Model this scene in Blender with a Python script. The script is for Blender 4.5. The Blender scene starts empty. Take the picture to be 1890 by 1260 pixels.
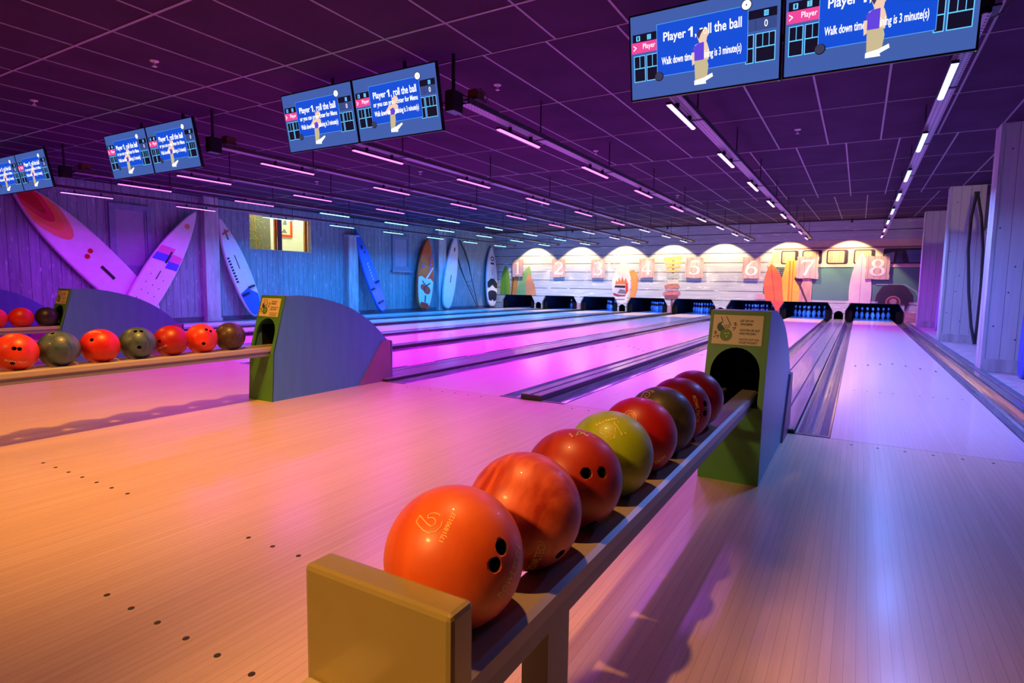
import bpy, bmesh, math, random
from mathutils import Vector, Matrix
random.seed(7)
D = bpy.data; SC = bpy.context.scene; COL = SC.collection
PI = math.pi
# ------------------------------------------------------------------ camera
CP = Vector((-0.43031, -4.23076, 0.95367))
CR = Vector((0.860835, 0.508679, 0.014431)); CU = Vector((-0.06115, 0.075248, 0.995288)); CF = Vector((-0.505197, 0.857661, -0.095882))
FPX = 1080.58
cam = D.cameras.new('camera'); cam.sensor_width = 36; cam.lens = FPX/1890*36; cam.clip_start = .02; cam.clip_end = 200
co = D.objects.new('camera', cam); COL.objects.link(co)
M = Matrix((CR, CU, -CF)).transposed().to_4x4(); M.translation = CP; co.matrix_world = M
SC.camera = co
def ray(px, py): return CF + CR*((px-945)/FPX) - CU*((py-630)/FPX)
def on(px, py, ax, v):                 # measured image point -> point on a real plane of the room
    d = ray(px, py); return CP + d*((v-CP[ax])/d[ax])
SC.view_settings.view_transform = 'Standard'; SC.view_settings.look = 'None'; SC.view_settings.gamma = 1
SC.view_settings.exposure = 0.0; SC.view_settings.use_curve_mapping = False

# ------------------------------------------------------------------ materials
MATS = {}
def lin(c): return tuple((x/12.92 if x <= .04045 else ((x+.055)/1.055)**2.4) for x in [k/255 for k in c])
def mat(name, col, rough=.5, metal=0, coat=0, noise=0, nscale=8, col2=None, bump=0, spec=.5, stretch=None, detail=4, distort=0):
    if name in MATS: return MATS[name]
    m = D.materials.new(name); m.use_nodes = True; nt = m.node_tree; N = nt.nodes; L = nt.links
    b = N['Principled BSDF']
    b.inputs['Base Color'].default_value = (*col, 1); b.inputs['Roughness'].default_value = rough
    b.inputs['Metallic'].default_value = metal; b.inputs['Coat Weight'].default_value = coat; b.inputs['Coat Roughness'].default_value = .06
    b.inputs['Specular IOR Level'].default_value = spec
    tc = N.new('ShaderNodeTexCoord'); mp = N.new('ShaderNodeMapping'); L.new(tc.outputs['Object'], mp.inputs['Vector'])
    if stretch: mp.inputs['Scale'].default_value = stretch
    nz = N.new('ShaderNodeTexNoise'); nz.inputs['Scale'].default_value = nscale; nz.inputs['Detail'].default_value = detail
    nz.inputs['Distortion'].default_value = distort
    L.new(mp.outputs['Vector'], nz.inputs['Vector'])
    c2 = col2 if col2 else tuple(x*(1-noise) for x in col)
    mx = N.new('ShaderNodeMix'); mx.data_type = 'RGBA'
    rp = N.new('ShaderNodeValToRGB'); rp.color_ramp.elements[0].position = .35; rp.color_ramp.elements[1].position = .65
    L.new(nz.outputs['Fac'], rp.inputs['Fac']); L.new(rp.outputs['Color'], mx.inputs['Factor'])
    mx.inputs['A'].default_value = (*col, 1); mx.inputs['B'].default_value = (*c2, 1)
    L.new(mx.outputs['Result'], b.inputs['Base Color'])
    if bump:
        bp = N.new('ShaderNodeBump'); bp.inputs['Strength'].default_value = bump; bp.inputs['Distance'].default_value = .004
        L.new(nz.outputs['Fac'], bp.inputs['Height']); L.new(bp.outputs['Normal'], b.inputs['Normal'])
    MATS[name] = m; return m
def emis(name, col, s, base=(0.02, 0.02, 0.02)):
    if name in MATS: return MATS[name]
    m = D.materials.new(name); m.use_nodes = True; b = m.node_tree.nodes['Principled BSDF']
    b.inputs['Base Color'].default_value = (*base, 1); b.inputs['Emission Color'].default_value = (*col, 1)
    b.inputs['Emission Strength'].default_value = s; b.inputs['Roughness'].default_value = .3
    MATS[name] = m; return m
def mathn(nt, op, a, b=None, c=None):
    n = nt.nodes.new('ShaderNodeMath'); n.operation = op
    for i, v in enumerate((a, b, c)):
        if v is None: continue
        if isinstance(v, (int, float)): n.inputs[i].default_value = v
        else: nt.links.new(v, n.inputs[i])
    return n.outputs[0]
def plank_mat(name, axis, pitch, offset, c1, c2, gap=(.05, .05, .06), gapw=.03, rough=.7, coat=0, coatr=.1, var=.25, grain=(1, 1, 1), gscale=6, streak=.5, joint=None, wear=None, spec=.5, gapmix=1.0):
    """boards side by side along one object axis, each a little different, with grain running along them"""
    if name in MATS: return MATS[name]
    m = D.materials.new(name); m.use_nodes = True; nt = m.node_tree; N = nt.nodes; L = nt.links; b = N['Principled BSDF']
    tc = N.new('ShaderNodeTexCoord'); sp = N.new('ShaderNodeSeparateXYZ'); L.new(tc.outputs['Object'], sp.inputs[0])
    x = mathn(nt, 'DIVIDE', mathn(nt, 'SUBTRACT', sp.outputs[axis], offset), pitch)
    idx = mathn(nt, 'FLOOR', x); fr = mathn(nt, 'SUBTRACT', x, idx)
    wn = N.new('ShaderNodeTexWhiteNoise'); wn.noise_dimensions = '1D'; L.new(idx, wn.inputs['W'])
    mp = N.new('ShaderNodeMapping'); mp.inputs['Scale'].default_value = grain; L.new(tc.outputs['Object'], mp.inputs['Vector'])
    cb = N.new('ShaderNodeCombineXYZ'); L.new(mathn(nt, 'MULTIPLY', wn.outputs['Value'], 37.0), cb.inputs[0]); L.new(mathn(nt, 'MULTIPLY', wn.outputs['Value'], 91.0), cb.inputs[1])
    va = N.new('ShaderNodeVectorMath'); va.operation = 'ADD'; L.new(mp.outputs[0], va.inputs[0]); L.new(cb.outputs[0], va.inputs[1])
    nz = N.new('ShaderNodeTexNoise'); nz.inputs['Scale'].default_value = gscale; nz.inputs['Detail'].default_value = 6; L.new(va.outputs[0], nz.inputs['Vector'])
    rp = N.new('ShaderNodeValToRGB'); rp.color_ramp.elements[0].position = .35; rp.color_ramp.elements[1].position = .68; L.new(nz.outputs['Fac'], rp.inputs['Fac'])
    f = mathn(nt, 'ADD', mathn(nt, 'MULTIPLY', rp.outputs['Color'], streak), mathn(nt, 'MULTIPLY', wn.outputs['Value'], var))
    mx = N.new('ShaderNodeMix'); mx.data_type = 'RGBA'; mx.inputs['A'].default_value = (*c1, 1); mx.inputs['B'].default_value = (*c2, 1); L.new(f, mx.inputs['Factor'])
    edge = mathn(nt, 'MULTIPLY', mathn(nt, 'LESS_THAN', fr, gapw), gapmix)
    if joint:
        jax, jp = joint
        y = mathn(nt, 'ADD', mathn(nt, 'DIVIDE', sp.outputs[jax], jp), mathn(nt, 'MULTIPLY', wn.outputs['Value'], 5.0))
        jf = mathn(nt, 'FRACT', y); edge = mathn(nt, 'MAXIMUM', edge, mathn(nt, 'MULTIPLY', mathn(nt, 'LESS_THAN', jf, .003/jp), gapmix))
    mg = N.new('ShaderNodeMix'); mg.data_type = 'RGBA'; L.new(edge, mg.inputs['Factor']); L.new(mx.outputs['Result'], mg.inputs['A']); mg.inputs['B'].default_value = (*gap, 1)
    out = mg.outputs['Result']
    if wear:
        wz = N.new('ShaderNodeTexNoise'); wz.inputs['Scale'].default_value = wear[1]; wz.inputs['Detail'].default_value = 8; wz.inputs['Roughness'].default_value = .7
        mp2 = N.new('ShaderNodeMapping'); mp2.inputs['Scale'].default_value = wear[2]; L.new(tc.outputs['Object'], mp2.inputs['Vector']); L.new(mp2.outputs[0], wz.inputs['Vector'])
        wr = N.new('ShaderNodeValToRGB'); wr.color_ramp.elements[0].position = .58; wr.color_ramp.elements[1].position = .66; L.new(wz.outputs['Fac'], wr.inputs['Fac'])
        mw = N.new('ShaderNodeMix'); mw.data_type = 'RGBA'; L.new(wr.outputs['Color'], mw.inputs['Factor']); L.new(out, mw.inputs['A']); mw.inputs['B'].default_value = (*wear[0], 1); out = mw.outputs['Result']
    L.new(out, b.inputs['Base Color']); b.inputs['Roughness'].default_value = rough; b.inputs['Coat Weight'].default_value = coat; b.inputs['Coat Roughness'].default_value = coatr
    b.inputs['Specular IOR Level'].default_value = spec
    MATS[name] = m; return m

m_approach = plank_mat('approach maple boards', 0, .0272, 0, (.74, .55, .37), (.60, .42, .26), gap=(.28, .18, .11), gapw=.06, rough=.38, coat=.25, coatr=.2, grain=(9, .35, 1), gscale=6, var=.35, streak=.45, gapmix=.45)
m_lane = plank_mat('lane maple boards', 0, .0272, 0, (.80, .60, .54), (.72, .52, .45), gap=(.5, .38, .28), gapw=.05, rough=.34, coat=.4, coatr=.12, grain=(9, .35, 1), gscale=6, var=.35, streak=.35, gapmix=.6)
m_leftwall = plank_mat('weathered blue white boards', 1, .165, .02, (.32, .43, .47), (.17, .24, .27), gap=(.04, .05, .06), gapw=.045, rough=.75, grain=(6, 7, .6), gscale=3, streak=.6, var=.3, wear=((.62, .70, .74), 3.2, (6, 5, 1.2)))
m_pillar = plank_mat('pale wide boards', 0, .14, .03, (.62, .62, .60), (.48, .50, .52), gap=(.07, .07, .08), gapw=.03, rough=.65, grain=(6, 6, .5), gscale=4)
m_post = mat('pale painted boards', (.6, .62, .62), .7, noise=.35, nscale=3, stretch=(3, 3, .5), bump=.3)
m_mural = plank_mat('whitewashed printed planks', 2, .322, 2.13-.322*6, (.60, .62, .62), (.38, .43, .46), gap=(.07, .07, .08), gapw=.07, rough=.6, grain=(.35, 1, 7), gscale=3.5, var=.2, streak=.7, wear=((.9, .88, .84), 2.5, (1, 1, 6)))
m_gutter = mat('grey gutter plastic', (.22, .21, .26), .22, metal=.35, noise=.5, nscale=6, stretch=(14, .35, 1), coat=.3)
m_cap = mat('grey divider capping', (.30, .28, .32), .3, metal=.2, noise=.35, nscale=5, stretch=(12, .3, 1), coat=.3)
m_dark = mat('dark rubber strip', (.03, .03, .04), .45)
m_black = mat('matt black', (.006, .006, .008), .8, spec=.15)
m_kerb = mat('dark blue grey kerb', (.12, .13, .18), .5, noise=.3)
m_metal = mat('brushed steel ledge', (.65, .6, .55), .25, metal=.9, noise=.2, nscale=10, stretch=(10, .3, 1))
m_tile = mat('dark ceiling tile', (.065, .03, .08), .9, noise=.2, nscale=2, spec=.1)
m_tbar = mat('white ceiling tee bar', (.28, .26, .30), .5)
m_bay = mat('pink bay floor', (.45, .35, .38), .6, noise=.3)
m_sub = mat('dark sub floor', (.03, .03, .04), .7)
m_hoodside = mat('pale blue grey hood side', (.08, .29, .46), .38, noise=.10, nscale=5, stretch=(3, 3, .5))
m_hoodfront = mat('moss green hood front', (.075, .28, .05), .45, noise=.12)
m_rail = mat('taupe rail paint', (.42, .36, .28), .35)
m_railside = mat('slate rail side', (.22, .22, .22), .45)
m_board = mat('mustard lacquered board', (.36, .29, .10), .3, coat=.3, noise=.06)
m_cream = mat('cream sticker', (.78, .66, .42), .5)
m_stickgreen = mat('sticker green', (.12, .25, .02), .5)
m_stickdark = mat('sticker dark green', (.02, .08, .05), .5)
m_ink = mat('black ink', (.012, .012, .012), .6)
m_hole = mat('dark finger hole', (.015, .008, .006), .6)
m_gold = mat('gold engraving', (1.0, .72, .22), .5)
m_white_ink = mat('white ball print', (.85, .8, .7), .4)
m_led_housing = mat('black lamp housing', (.02, .02, .025), .4)
m_plastic = mat('black monitor plastic', (.012, .012, .014), .3)
m_pin = mat('white pin plastic', (.82, .84, .9), .25, coat=.4)
m_pinred = mat('red pin stripe', (.6, .02, .03), .3)

def tray_material():
    m = D.materials.new('perforated steel tray'); m.use_nodes = True; nt = m.node_tree; N = nt.nodes; L = nt.links; b = N['Principled BSDF']
    tc = N.new('ShaderNodeTexCoord'); sp = N.new('ShaderNodeSeparateXYZ'); L.new(tc.outputs['Object'], sp.inputs[0])
    fy = mathn(nt, 'FRACT', mathn(nt, 'MULTIPLY', sp.outputs[1], 22)); fx = mathn(nt, 'FRACT', mathn(nt, 'MULTIPLY', sp.outputs[0], 30))
    a = mathn(nt, 'MULTIPLY', mathn(nt, 'LESS_THAN', fy, .45), mathn(nt, 'LESS_THAN', fx, .4))
    mx = N.new('ShaderNodeMix'); mx.data_type = 'RGBA'; L.new(a, mx.inputs['Factor']); mx.inputs['A'].default_value = (.42, .38, .45, 1); mx.inputs['B'].default_value = (.03, .02, .04, 1)
    L.new(mx.outputs['Result'], b.inputs['Base Color']); b.inputs['Roughness'].default_value = .45; b.inputs['Metallic'].default_value = .3
    return m
m_tray = tray_material()
m_trayside = mat('dark tray side', (.07, .05, .08), .5, noise=.5, nscale=30)

# ------------------------------------------------------------------ mesh helpers
class MB:
    def __init__(s): s.v = []; s.f = []; s.m = []; s.mi = 0; s.smooth = []; s.sm = False
    def face(s, idx): s.f.append(idx); s.m.append(s.mi); s.smooth.append(s.sm)
    def add(s, vs, fs):
        o = len(s.v); s.v += [tuple(v) for v in vs]
        for f in fs: s.face([o+i for i in f])
        return s
    def box(s, x0, y0, z0, x1, y1, z1):
        x0, x1 = min(x0, x1), max(x0, x1); y0, y1 = min(y0, y1), max(y0, y1); z0, z1 = min(z0, z1), max(z0, z1)
        return s.add([(x0, y0, z0), (x1, y0, z0), (x1, y1, z0), (x0, y1, z0), (x0, y0, z1), (x1, y0, z1), (x1, y1, z1), (x0, y1, z1)],
                     [(0, 3, 2, 1), (4, 5, 6, 7), (0, 1, 5, 4), (1, 2, 6, 5), (2, 3, 7, 6), (3, 0, 4, 7)])
    def prism(s, pts, vec):               # planar polygon pts (3d) swept by vec
        n = len(pts); v = Vector(vec); P = [Vector(p) for p in pts]
        nrm = Vector((0, 0, 0))
        for i in range(n): nrm += P[i].cross(P[(i+1) % n])
        if nrm.dot(v) > 0: P = P[::-1]
        return s.add(P+[p+v for p in P], [tuple(range(n)), tuple(range(2*n-1, n-1, -1))]+[(i, n+i, n+(i+1) % n, (i+1) % n) for i in range(n)])
    def tube(s, path, r, seg=8, close=False):
        P = [Vector(p) for p in path]; n = len(P); o = len(s.v); up0 = None
        for i, p in enumerate(P):
            t = (P[min(i+1, n-1)]-P[max(i-1, 0)]).normalized()
            a = t.orthogonal().normalized() if up0 is None else (up0 - t*up0.dot(t)).normalized()
            up0 = a; b = t.cross(a); rr = r[i] if isinstance(r, (list, tuple)) else r
            for k in range(seg): s.v.append(tuple(p+(a*math.cos(2*PI*k/seg)+b*math.sin(2*PI*k/seg))*rr))
        for i in range(n-1):
            for k in range(seg): s.face([o+i*seg+k, o+i*seg+(k+1) % seg, o+(i+1)*seg+(k+1) % seg, o+(i+1)*seg+k])
        s.face([o+k for k in range(seg)][::-1]); s.face([o+(n-1)*seg+k for k in range(seg)])
        return s
    def lathe(s, prof, seg=24, mids=None):  # prof (r,z)
        o = len(s.v)
        for r, z in prof:
            for k in range(seg): s.v.append((r*math.cos(2*PI*k/seg), r*math.sin(2*PI*k/seg), z))
        for i in range(len(prof)-1):
            if mids: s.mi = mids[i]
            for k in range(seg): s.face([o+i*seg+k, o+i*seg+(k+1) % seg, o+(i+1)*seg+(k+1) % seg, o+(i+1)*seg+k])
        return s
    def sweepy(s, prof, y0, y1):          # open/closed profile (x,z) swept along y, closed solid
        return s.prism([(x, y0, z) for x, z in prof], (0, y1-y0, 0))
    def build(s, name, m, parent=None, loc=None, bevel=0, smooth=False):
        me = D.meshes.new(name); me.from_pydata(s.v, [], s.f); 
        for mm in (m if isinstance(m, (list, tuple)) else [m]): me.materials.append(mm)
        for p, mi, sm in zip(me.polygons, s.m, s.smooth): p.material_index = mi; p.use_smooth = sm or smooth
        me.update(); o = D.objects.new(name, me); COL.objects.link(o)
        if parent is not None: o.parent = parent
        if loc is not None: o.location = loc
        if bevel:
            bv = o.modifiers.new('bevel', 'BEVEL'); bv.width = bevel; bv.segments = 2; bv.limit_method = 'ANGLE'; bv.angle_limit = .6
        return o
def tag(o, label=None, cat=None, group=None, kind=None):
    if label: o['label'] = label
    if cat: o['category'] = cat
    if group: o['group'] = group
    if kind: o['kind'] = kind
    return o
def empty(name, loc, label=None, cat=None, group=None):
    o = D.objects.new(name, None); COL.objects.link(o); o.location = loc; o.empty_display_size = .1
    return tag(o, label, cat, group)
def struct(o): o['kind'] = 'structure'; return o
def copytree(o, parent=None):
    c = o.copy(); COL.objects.link(c); c.parent = parent
    for ch in list(o.children): copytree(ch, c)
    return c
def textmesh(s, font_w=1.0, bold=0.0, outline=0.0):
    """text laid out in the XY plane, centred, cap height about 1; returns (verts, faces, width)"""
    cu = D.curves.new('t', 'FONT'); cu.body = s; cu.size = 1; cu.align_x = 'CENTER'; cu.align_y = 'CENTER'; cu.resolution_u = 3
    if outline: cu.fill_mode = 'NONE'; cu.bevel_depth = outline; cu.bevel_resolution = 0
    elif bold: cu.offset = bold
    ob = D.objects.new('t', cu); COL.objects.link(ob); bpy.context.view_layer.update()
    me = D.meshes.new_from_object(ob.evaluated_get(bpy.context.evaluated_depsgraph_get()))
    vs = [v.co.copy() for v in me.vertices]; fs = [tuple(p.vertices) for p in me.polygons]
    COL.objects.unlink(ob); D.objects.remove(ob); D.curves.remove(cu); D.meshes.remove(me)
    x0 = min(v.x for v in vs); x1 = max(v.x for v in vs); y0 = min(v.y for v in vs); y1 = max(v.y for v in vs)
    return [Vector((v.x-(x0+x1)/2, v.y-(y0+y1)/2, v.z)) for v in vs], fs, x1-x0, y1-y0
def flat_text(mb, s, x, y, w, h, place, bold=0.0):
    """writes s into mb, w wide h high around (x,y); place maps (x,y)->3d"""
    vs, fs, W, H = textmesh(s, bold=bold); mb.add([place(x+v.x*w/W, y+v.y*h/H) for v in vs], fs)

# ------------------------------------------------------------------ measures
LX = {8: 0.0, 7: -1.895, 6: -3.577, 5: -5.472, 4: -7.154, 3: -9.049, 2: -10.731, 1: -12.627}
ORD = {1: 'one', 2: 'two', 3: 'three', 4: 'four', 5: 'five', 6: 'six', 7: 'seven', 8: 'eight'}
NTH = ['nearest', 'second', 'third', 'fourth', 'fifth', 'sixth', 'seventh', 'eighth']
HW = .5334; MY = 16.93; LWX = -13.8; CZ = 2.9
PAIRS = [(7, 8), (5, 6), (3, 4), (1, 2)]
PC = {p: (LX[p[0]]+LX[p[1]])/2 for p in PAIRS}

# ------------------------------------------------------------------ room shell
fl = MB().box(LWX, -8, -.2, 1.9, -.003, 0).build('floor', m_approach); struct(fl)
mb = MB()
for y in (-2.91, -3.39):
    for n in range(1, 9):
        for k in range(-3, 4):
            x = LX[n]+k*.138-.03
            mb.lathe([(0, .0012), (.0085, .0012), (.009, 0)], 12); 
            for i in range(36): v = mb.v[-36+i]; mb.v[-36+i] = (v[0]+x, v[1]+y, v[2])
for n in range(1, 9):
    for k in range(-3, 4):
        mb.lathe([(0, .0012), (.0075, .0012), (.008, 0)], 12)
        for i in range(36): v = mb.v[-36+i]; mb.v[-36+i] = (v[0]+LX[n]+k*.138, v[1]-.1, v[2])
mb.build('approach_dots', m_ink, fl)
sub = MB().box(LWX, 0, -.25, 1.9, 20.5, -.14).build('floor', m_sub); struct(sub)
# ceiling: flat, rising slightly towards the mural
prof = [(-8, CZ), (10, CZ), (MY, 3.1), (MY, 3.25), (-8, 3.25)]
ce = MB().prism([(LWX, y, z) for y, z in prof], (15.7, 0, 0)).build('ceiling', m_tile); struct(ce)
def czat(y): return CZ if y < 10 else CZ+(y-10)*.2/(MY-10)
mb = MB()
ylines = [(-5.1, 1), (-3.4, 1), (-1.7, 1), (-.55, 1), (.1, .6), (1.56, .6), (3.13, .6), (4.9, 1), (6.3, .6), (8.0, .6), (9.55, 1), (11.4, .6), (13.2, 1), (15.0, .6)]
for y, w in ylines:
    z = czat(y); mb.box(LWX, y-.011*w, z-.006, 1.9, y+.011*w, z+.001)
def xbar(x, y0, y1):
    z0, z1 = czat(y0), czat(y1); mb.add([(x-.009, y0, z0-.005), (x+.009, y0, z0-.005), (x+.009, y1, z1-.005), (x-.009, y1, z1-.005), (x-.009, y0, z0+.001), (x+.009, y0, z0+.001), (x+.009, y1, z1+.001), (x-.009, y1, z1+.001)],
           [(0, 1, 2, 3), (4, 7, 6, 5), (0, 4, 5, 1), (1, 5, 6, 2), (2, 6, 7, 3), (3, 7, 4, 0)])
k = 0
x = 1.5
while x > LWX:
    xbar(x-.01+.09, -8, .1); xbar(x-.01, .1, 4.9); xbar(x+.2-.6*0, 4.9, 10); xbar(x-.1, 10, MY-.02); x -= .6
mb.build('ceiling_grid', m_tbar, ce)
wl = MB()
# left wall with an opening for the big window
wy0, wy1, wz0, wz1 = 5.28, 7.24, 1.77, 2.67
wl.box(LWX-.12, -8, -.2, LWX, wy0, 3.2).box(LWX-.12, wy1, -.2, LWX, MY+.3, 3.2).box(LWX-.12, wy0, -.2, LWX, wy1, wz0).box(LWX-.12, wy0, wz1, LWX, wy1, 3.2)
wl = struct(wl.build('wall_left', m_leftwall))
mb = MB()
pil = [(4.02, 4.37), (8.5, 8.88), (12.87, 13.32)]
for i, (a, b) in enumerate(pil):
    z1 = CZ if i != 1 else 2.34
    mb = MB().box(LWX, a, 0, LWX+.16, b, z1).box(LWX-.0, a-.02, 0, LWX+.18, b+.02, .07)
    if i == 1: mb.box(LWX, a-.03, 2.34, LWX+.2, b+.03, 2.38)
    o = mb.build('trim_%d' % (i+1), m_post); struct(o)
MB().box(LWX, -8, 0, LWX+.025, MY, .10).build('baseboard_left', m_kerb)['kind'] = 'structure'
# rear and right walls (behind and beside the visitor)
struct(MB().box(LWX, -8.1, -.2, 1.9, -8, 3.2).build('wall_rear', mat('dark purple rear wall', (.12, .09, .12), .8)))
struct(MB().box(1.78, -8, -.2, 1.9, MY, 3.25).build('wall_right', mat('dark side wall', (.03, .025, .04), .8)))
struct(MB().box(LWX, 20.45, -.2, 1.9, 20.55, 3.2).build('wall_far', m_black))

# mural wall with eight pit openings and four ball return arches
out = [(LWX, 0)]
def arch(cx):
    return [(cx-.13, 0), (cx-.13, .16)]+[(cx-.13*math.cos(a), .16+.13*math.sin(a)) for a in [PI*k/8 for k in range(1, 8)]]+[(cx+.13, .16), (cx+.13, 0)]
pts = [(LWX, 0)]
for n in range(1, 9):
    c = LX[n]
    pts += [(c-.76, 0), (c-.76, .30), (c-.62, .545), (c+.62, .545), (c+.76, .30), (c+.76, 0)]
    if n in (1, 3, 5, 7): pts += arch(PC[(n, n+1)])
pts += [(1.78, 0), (1.78, 3.12), (LWX, 3.12)]
wb = struct(MB().prism([(x, MY, z) for x, z in pts], (0, .05, 0)).build('wall_back', m_mural))
BACKN = 0
def wallprint(name, polys, label, cat='wall print', group=None, parts=(), loc=None):
    """a flat print on the mural wall: polys = [(points(x,z), material)] ; parts = [(name, polys)]"""
    global BACKN
    cx = sum(p[0] for p in polys[0][0])/len(polys[0][0])
    t = empty(name, (cx, MY, min(p[1] for p in polys[0][0])), label, cat, group); oz = t.location.z
    lev = .002+(BACKN % 6)*.0012+(.026 if BACKN >= 100 else 0); BACKN += 1
    allp = [('sheet', polys)]+list(parts)
    for i, (pn, ps) in enumerate(allp):
        mb = MB(); ms = []
        for j, (poly, m) in enumerate(ps):
            if m not in ms: ms.append(m)
            mb.mi = ms.index(m); th = lev+i*.002+j*.0006
            mb.prism([(x-cx, -th, z-oz) for x, z in poly], (0, th-.0002, 0))
        mb.build(pn, ms, t)
    return t
def col(name, rgb, noise=.15, ns=4, st=None): return mat('print '+name, lin(rgb), .55, noise=noise, nscale=ns, stretch=st)
def board_outline(x0, z0, x1, z1, w, n=14, nose=1.0, tail=.55, maxat=.45, tw=.25):
    """surfboard outline from tail (x0,z0) to tip (x1,z1)"""
    a = Vector((x0, z0)); b = Vector((x1, z1)); d = b-a; L = d.length; d /= L; p = Vector((-d.y, d.x))
    def hw(t):
        if t < maxat: u = 1-t/maxat; return w/2*(tw+(1-tw)*math.sqrt(max(0, 1-u**2.2)))
        u = (t-maxat)/(1-maxat); return w/2*max(0, 1-u**(1.9*nose))**.8
    L_, R_ = [], []
    for i in range(n+1):
        t = 1-(1-i/n)**1.0; t = i/n; q = a+d*L*t; h = hw(t); L_.append(q+p*h); R_.append(q-p*h)
    pts = L_+R_[::-1][1:]
    return [(q.x, q.y) for q in pts]
def clip(poly, f):                      # keep f(p)>=0
    out = []
    for i in range(len(poly)):
        a, b = poly[i], poly[(i+1) % len(poly)]; fa, fb = f(a), f(b)
        if fa >= 0: out.append(a)
        if (fa >= 0) != (fb >= 0): t = fa/(fa-fb); out.append((a[0]+(b[0]-a[0])*t, a[1]+(b[1]-a[1])*t))
    return out
def above(z): return lambda p: p[1]-z
def below(z): return lambda p: z-p[1]
ZM = .55
def stripe(poly, xa, xb): return clip(clip(poly, lambda p: p[0]-xa), lambda p: xb-p[0])

g1 = clip(board_outline(-13.28, .1, -13.25, 1.78, .50, tail=.9), above(ZM)); g1 = clip(g1, lambda p: p[0]-LWX-.2)
gr1 = mat('print green board', (.10, .36, .04), .5, col2=(.25, .42, .02), nscale=3, stretch=(3, 1, .3))
wallprint('printed_surfboard', [(g1, gr1)], 'lime green surfboard print at the far left end of the back wall', 'wall print', None,
          [('stringer', [(stripe(g1, -13.27, -13.262), m_ink)])])
g2 = clip([(-13.06, .3), (-12.9, 1.62), (-12.75, 1.76), (-12.6, 1.7), (-12.2, .3)], above(ZM))
wallprint('printed_surfboard', [([(-13.02, ZM), (-12.93, 1.35), (-12.86, 1.75), (-12.45, 1.75), (-12.62, 1.2), (-12.72, ZM)], col('amber board', (205, 140, 60)))],
          'amber striped surfboard print half hidden behind lane sign 1', 'wall print', None,
          [('stripe', [([(-12.97, ZM), (-12.88, 1.3), (-12.84, 1.3), (-12.92, ZM)], col('brown stripe', (110, 60, 40)))])])
g3 = clip(board_outline(-12.56, .2, -12.12, 1.74, .56, nose=1.1), above(ZM))
wallprint('printed_surfboard', [(g3, mat('print teal lime board', (.04, .33, .22), .5, col2=(.45, .55, .02), nscale=.9, stretch=(.5, 1, 1)))], 'tall teal and lime surfboard print just right of lane sign 1')
g4 = clip(board_outline(-11.92, .05, -12.16, 1.45, .46), above(ZM))
wallprint('printed_surfboard', [(g4, col('peach board', (225, 150, 100), .25, 2))], 'short peach surfboard print overlapping the teal and lime one')
# big white board with a van picture between pits three and four
wbp = [(-8.13, .30), (-8.27, .36), (-8.42, .60), (-8.52, .9), (-8.52, 1.2), (-8.42, 1.5), (-8.28, 1.75), (-8.13, 1.94), (-8.02, 1.92), (-7.9, 1.72), (-7.82, 1.4), (-7.80, 1.1), (-7.83, .8), (-7.90, .56), (-7.93, .36)]
t = wallprint('printed_surfboard', [(wbp, col('ivory board', (236, 222, 200), .08))], 'large white surfboard print with red flames and a small van, between signs 3 and 4', 'wall print', None, [
    ('flame_picture', [([(-8.40, 1.02), (-8.36, 1.2), (-8.3, 1.12), (-8.25, 1.3), (-8.18, 1.15), (-8.12, 1.34), (-8.05, 1.15), (-7.98, 1.28), (-7.9, 1.1), (-7.87, 1.02)], col('flame orange', (225, 120, 60))),
                       ([(-8.0, .62), (-7.98, 1.1), (-7.9, 1.05), (-7.87, .8)], col('flame red', (220, 50, 40)))]),
    ('van_picture', [([(-8.46, .72), (-8.46, .95), (-8.40, 1.03), (-7.98, 1.03), (-7.98, .66), (-8.30, .62)], col('van pic body', (215, 205, 205))),
                     ([(-8.42, .92), (-8.39, 1.0), (-7.99, 1.0), (-7.99, .9)], m_ink),
                     ([(-8.30, .70), (-8.2, .86), (-8.0, .84), (-7.97, .68)], col('van pic grey', (110, 110, 125))),
                     ([(-8.45, .64), (-8.45, .72), (-8.25, .66), (-7.97, .64), (-7.99, .60), (-8.3, .58)], col('van pic red', (170, 50, 60)))]),
    ('board_script', [([(-8.38, .46+.02*math.sin(i)), (-8.37, .5), (-8.0, .5), (-8.01, .47)], col('script', (150, 130, 190))) for i in range(1)])])
wallprint('printed_surfboard', [([(-7.90, .36), (-7.80, .62), (-7.76, 1.0), (-7.78, 1.3), (-7.86, 1.52), (-7.70, 1.58), (-7.58, 1.5), (-7.50, 1.25), (-7.52, .9), (-7.62, ZM), (-7.78, ZM)], col('orange board', (235, 150, 70)))],
          'narrow orange surfboard print with a nose hole, left of lane sign 4')
# signpost of arrow boards
cols = [(215, 185, 110), (225, 195, 120), (220, 190, 115), (225, 200, 130), (190, 200, 195), (225, 215, 195), (200, 130, 110), (195, 150, 160), (205, 120, 130), (140, 80, 95)]
zz = [1.98, 1.83, 1.68, 1.54, 1.36, 1.16, .99, .87, .74, .60]; hh = [.14, .11, .10, .09, .19, .17, .13, .08, .13, .12]
ws = [(-6.55, -5.95), (-6.5, -5.92), (-6.46, -6.0), (-6.45, -6.02), (-6.42, -6.02), (-6.38, -6.05), (-6.48, -6.0), (-6.42, -6.04), (-6.52, -5.96), (-6.46, -6.04)]
pl = []
for i, (c, z, h, (a, b)) in enumerate(zip(cols, zz, hh, ws)):
    tl = (.05, .03, .04, .02, 0, 0, .01, -.01, .03, -.01)[i]
    pl.append(('arrow_board', [([(a, z-h/2-tl/2), (a-.04, z-tl/2), (a, z+h/2-tl/2), (b, z+h/2+tl/2), (b+.04, z+tl/2), (b, z-h/2+tl/2)], col('arrow board %d' % i, c, .3, 6, (1, 1, 5)))]))
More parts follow.
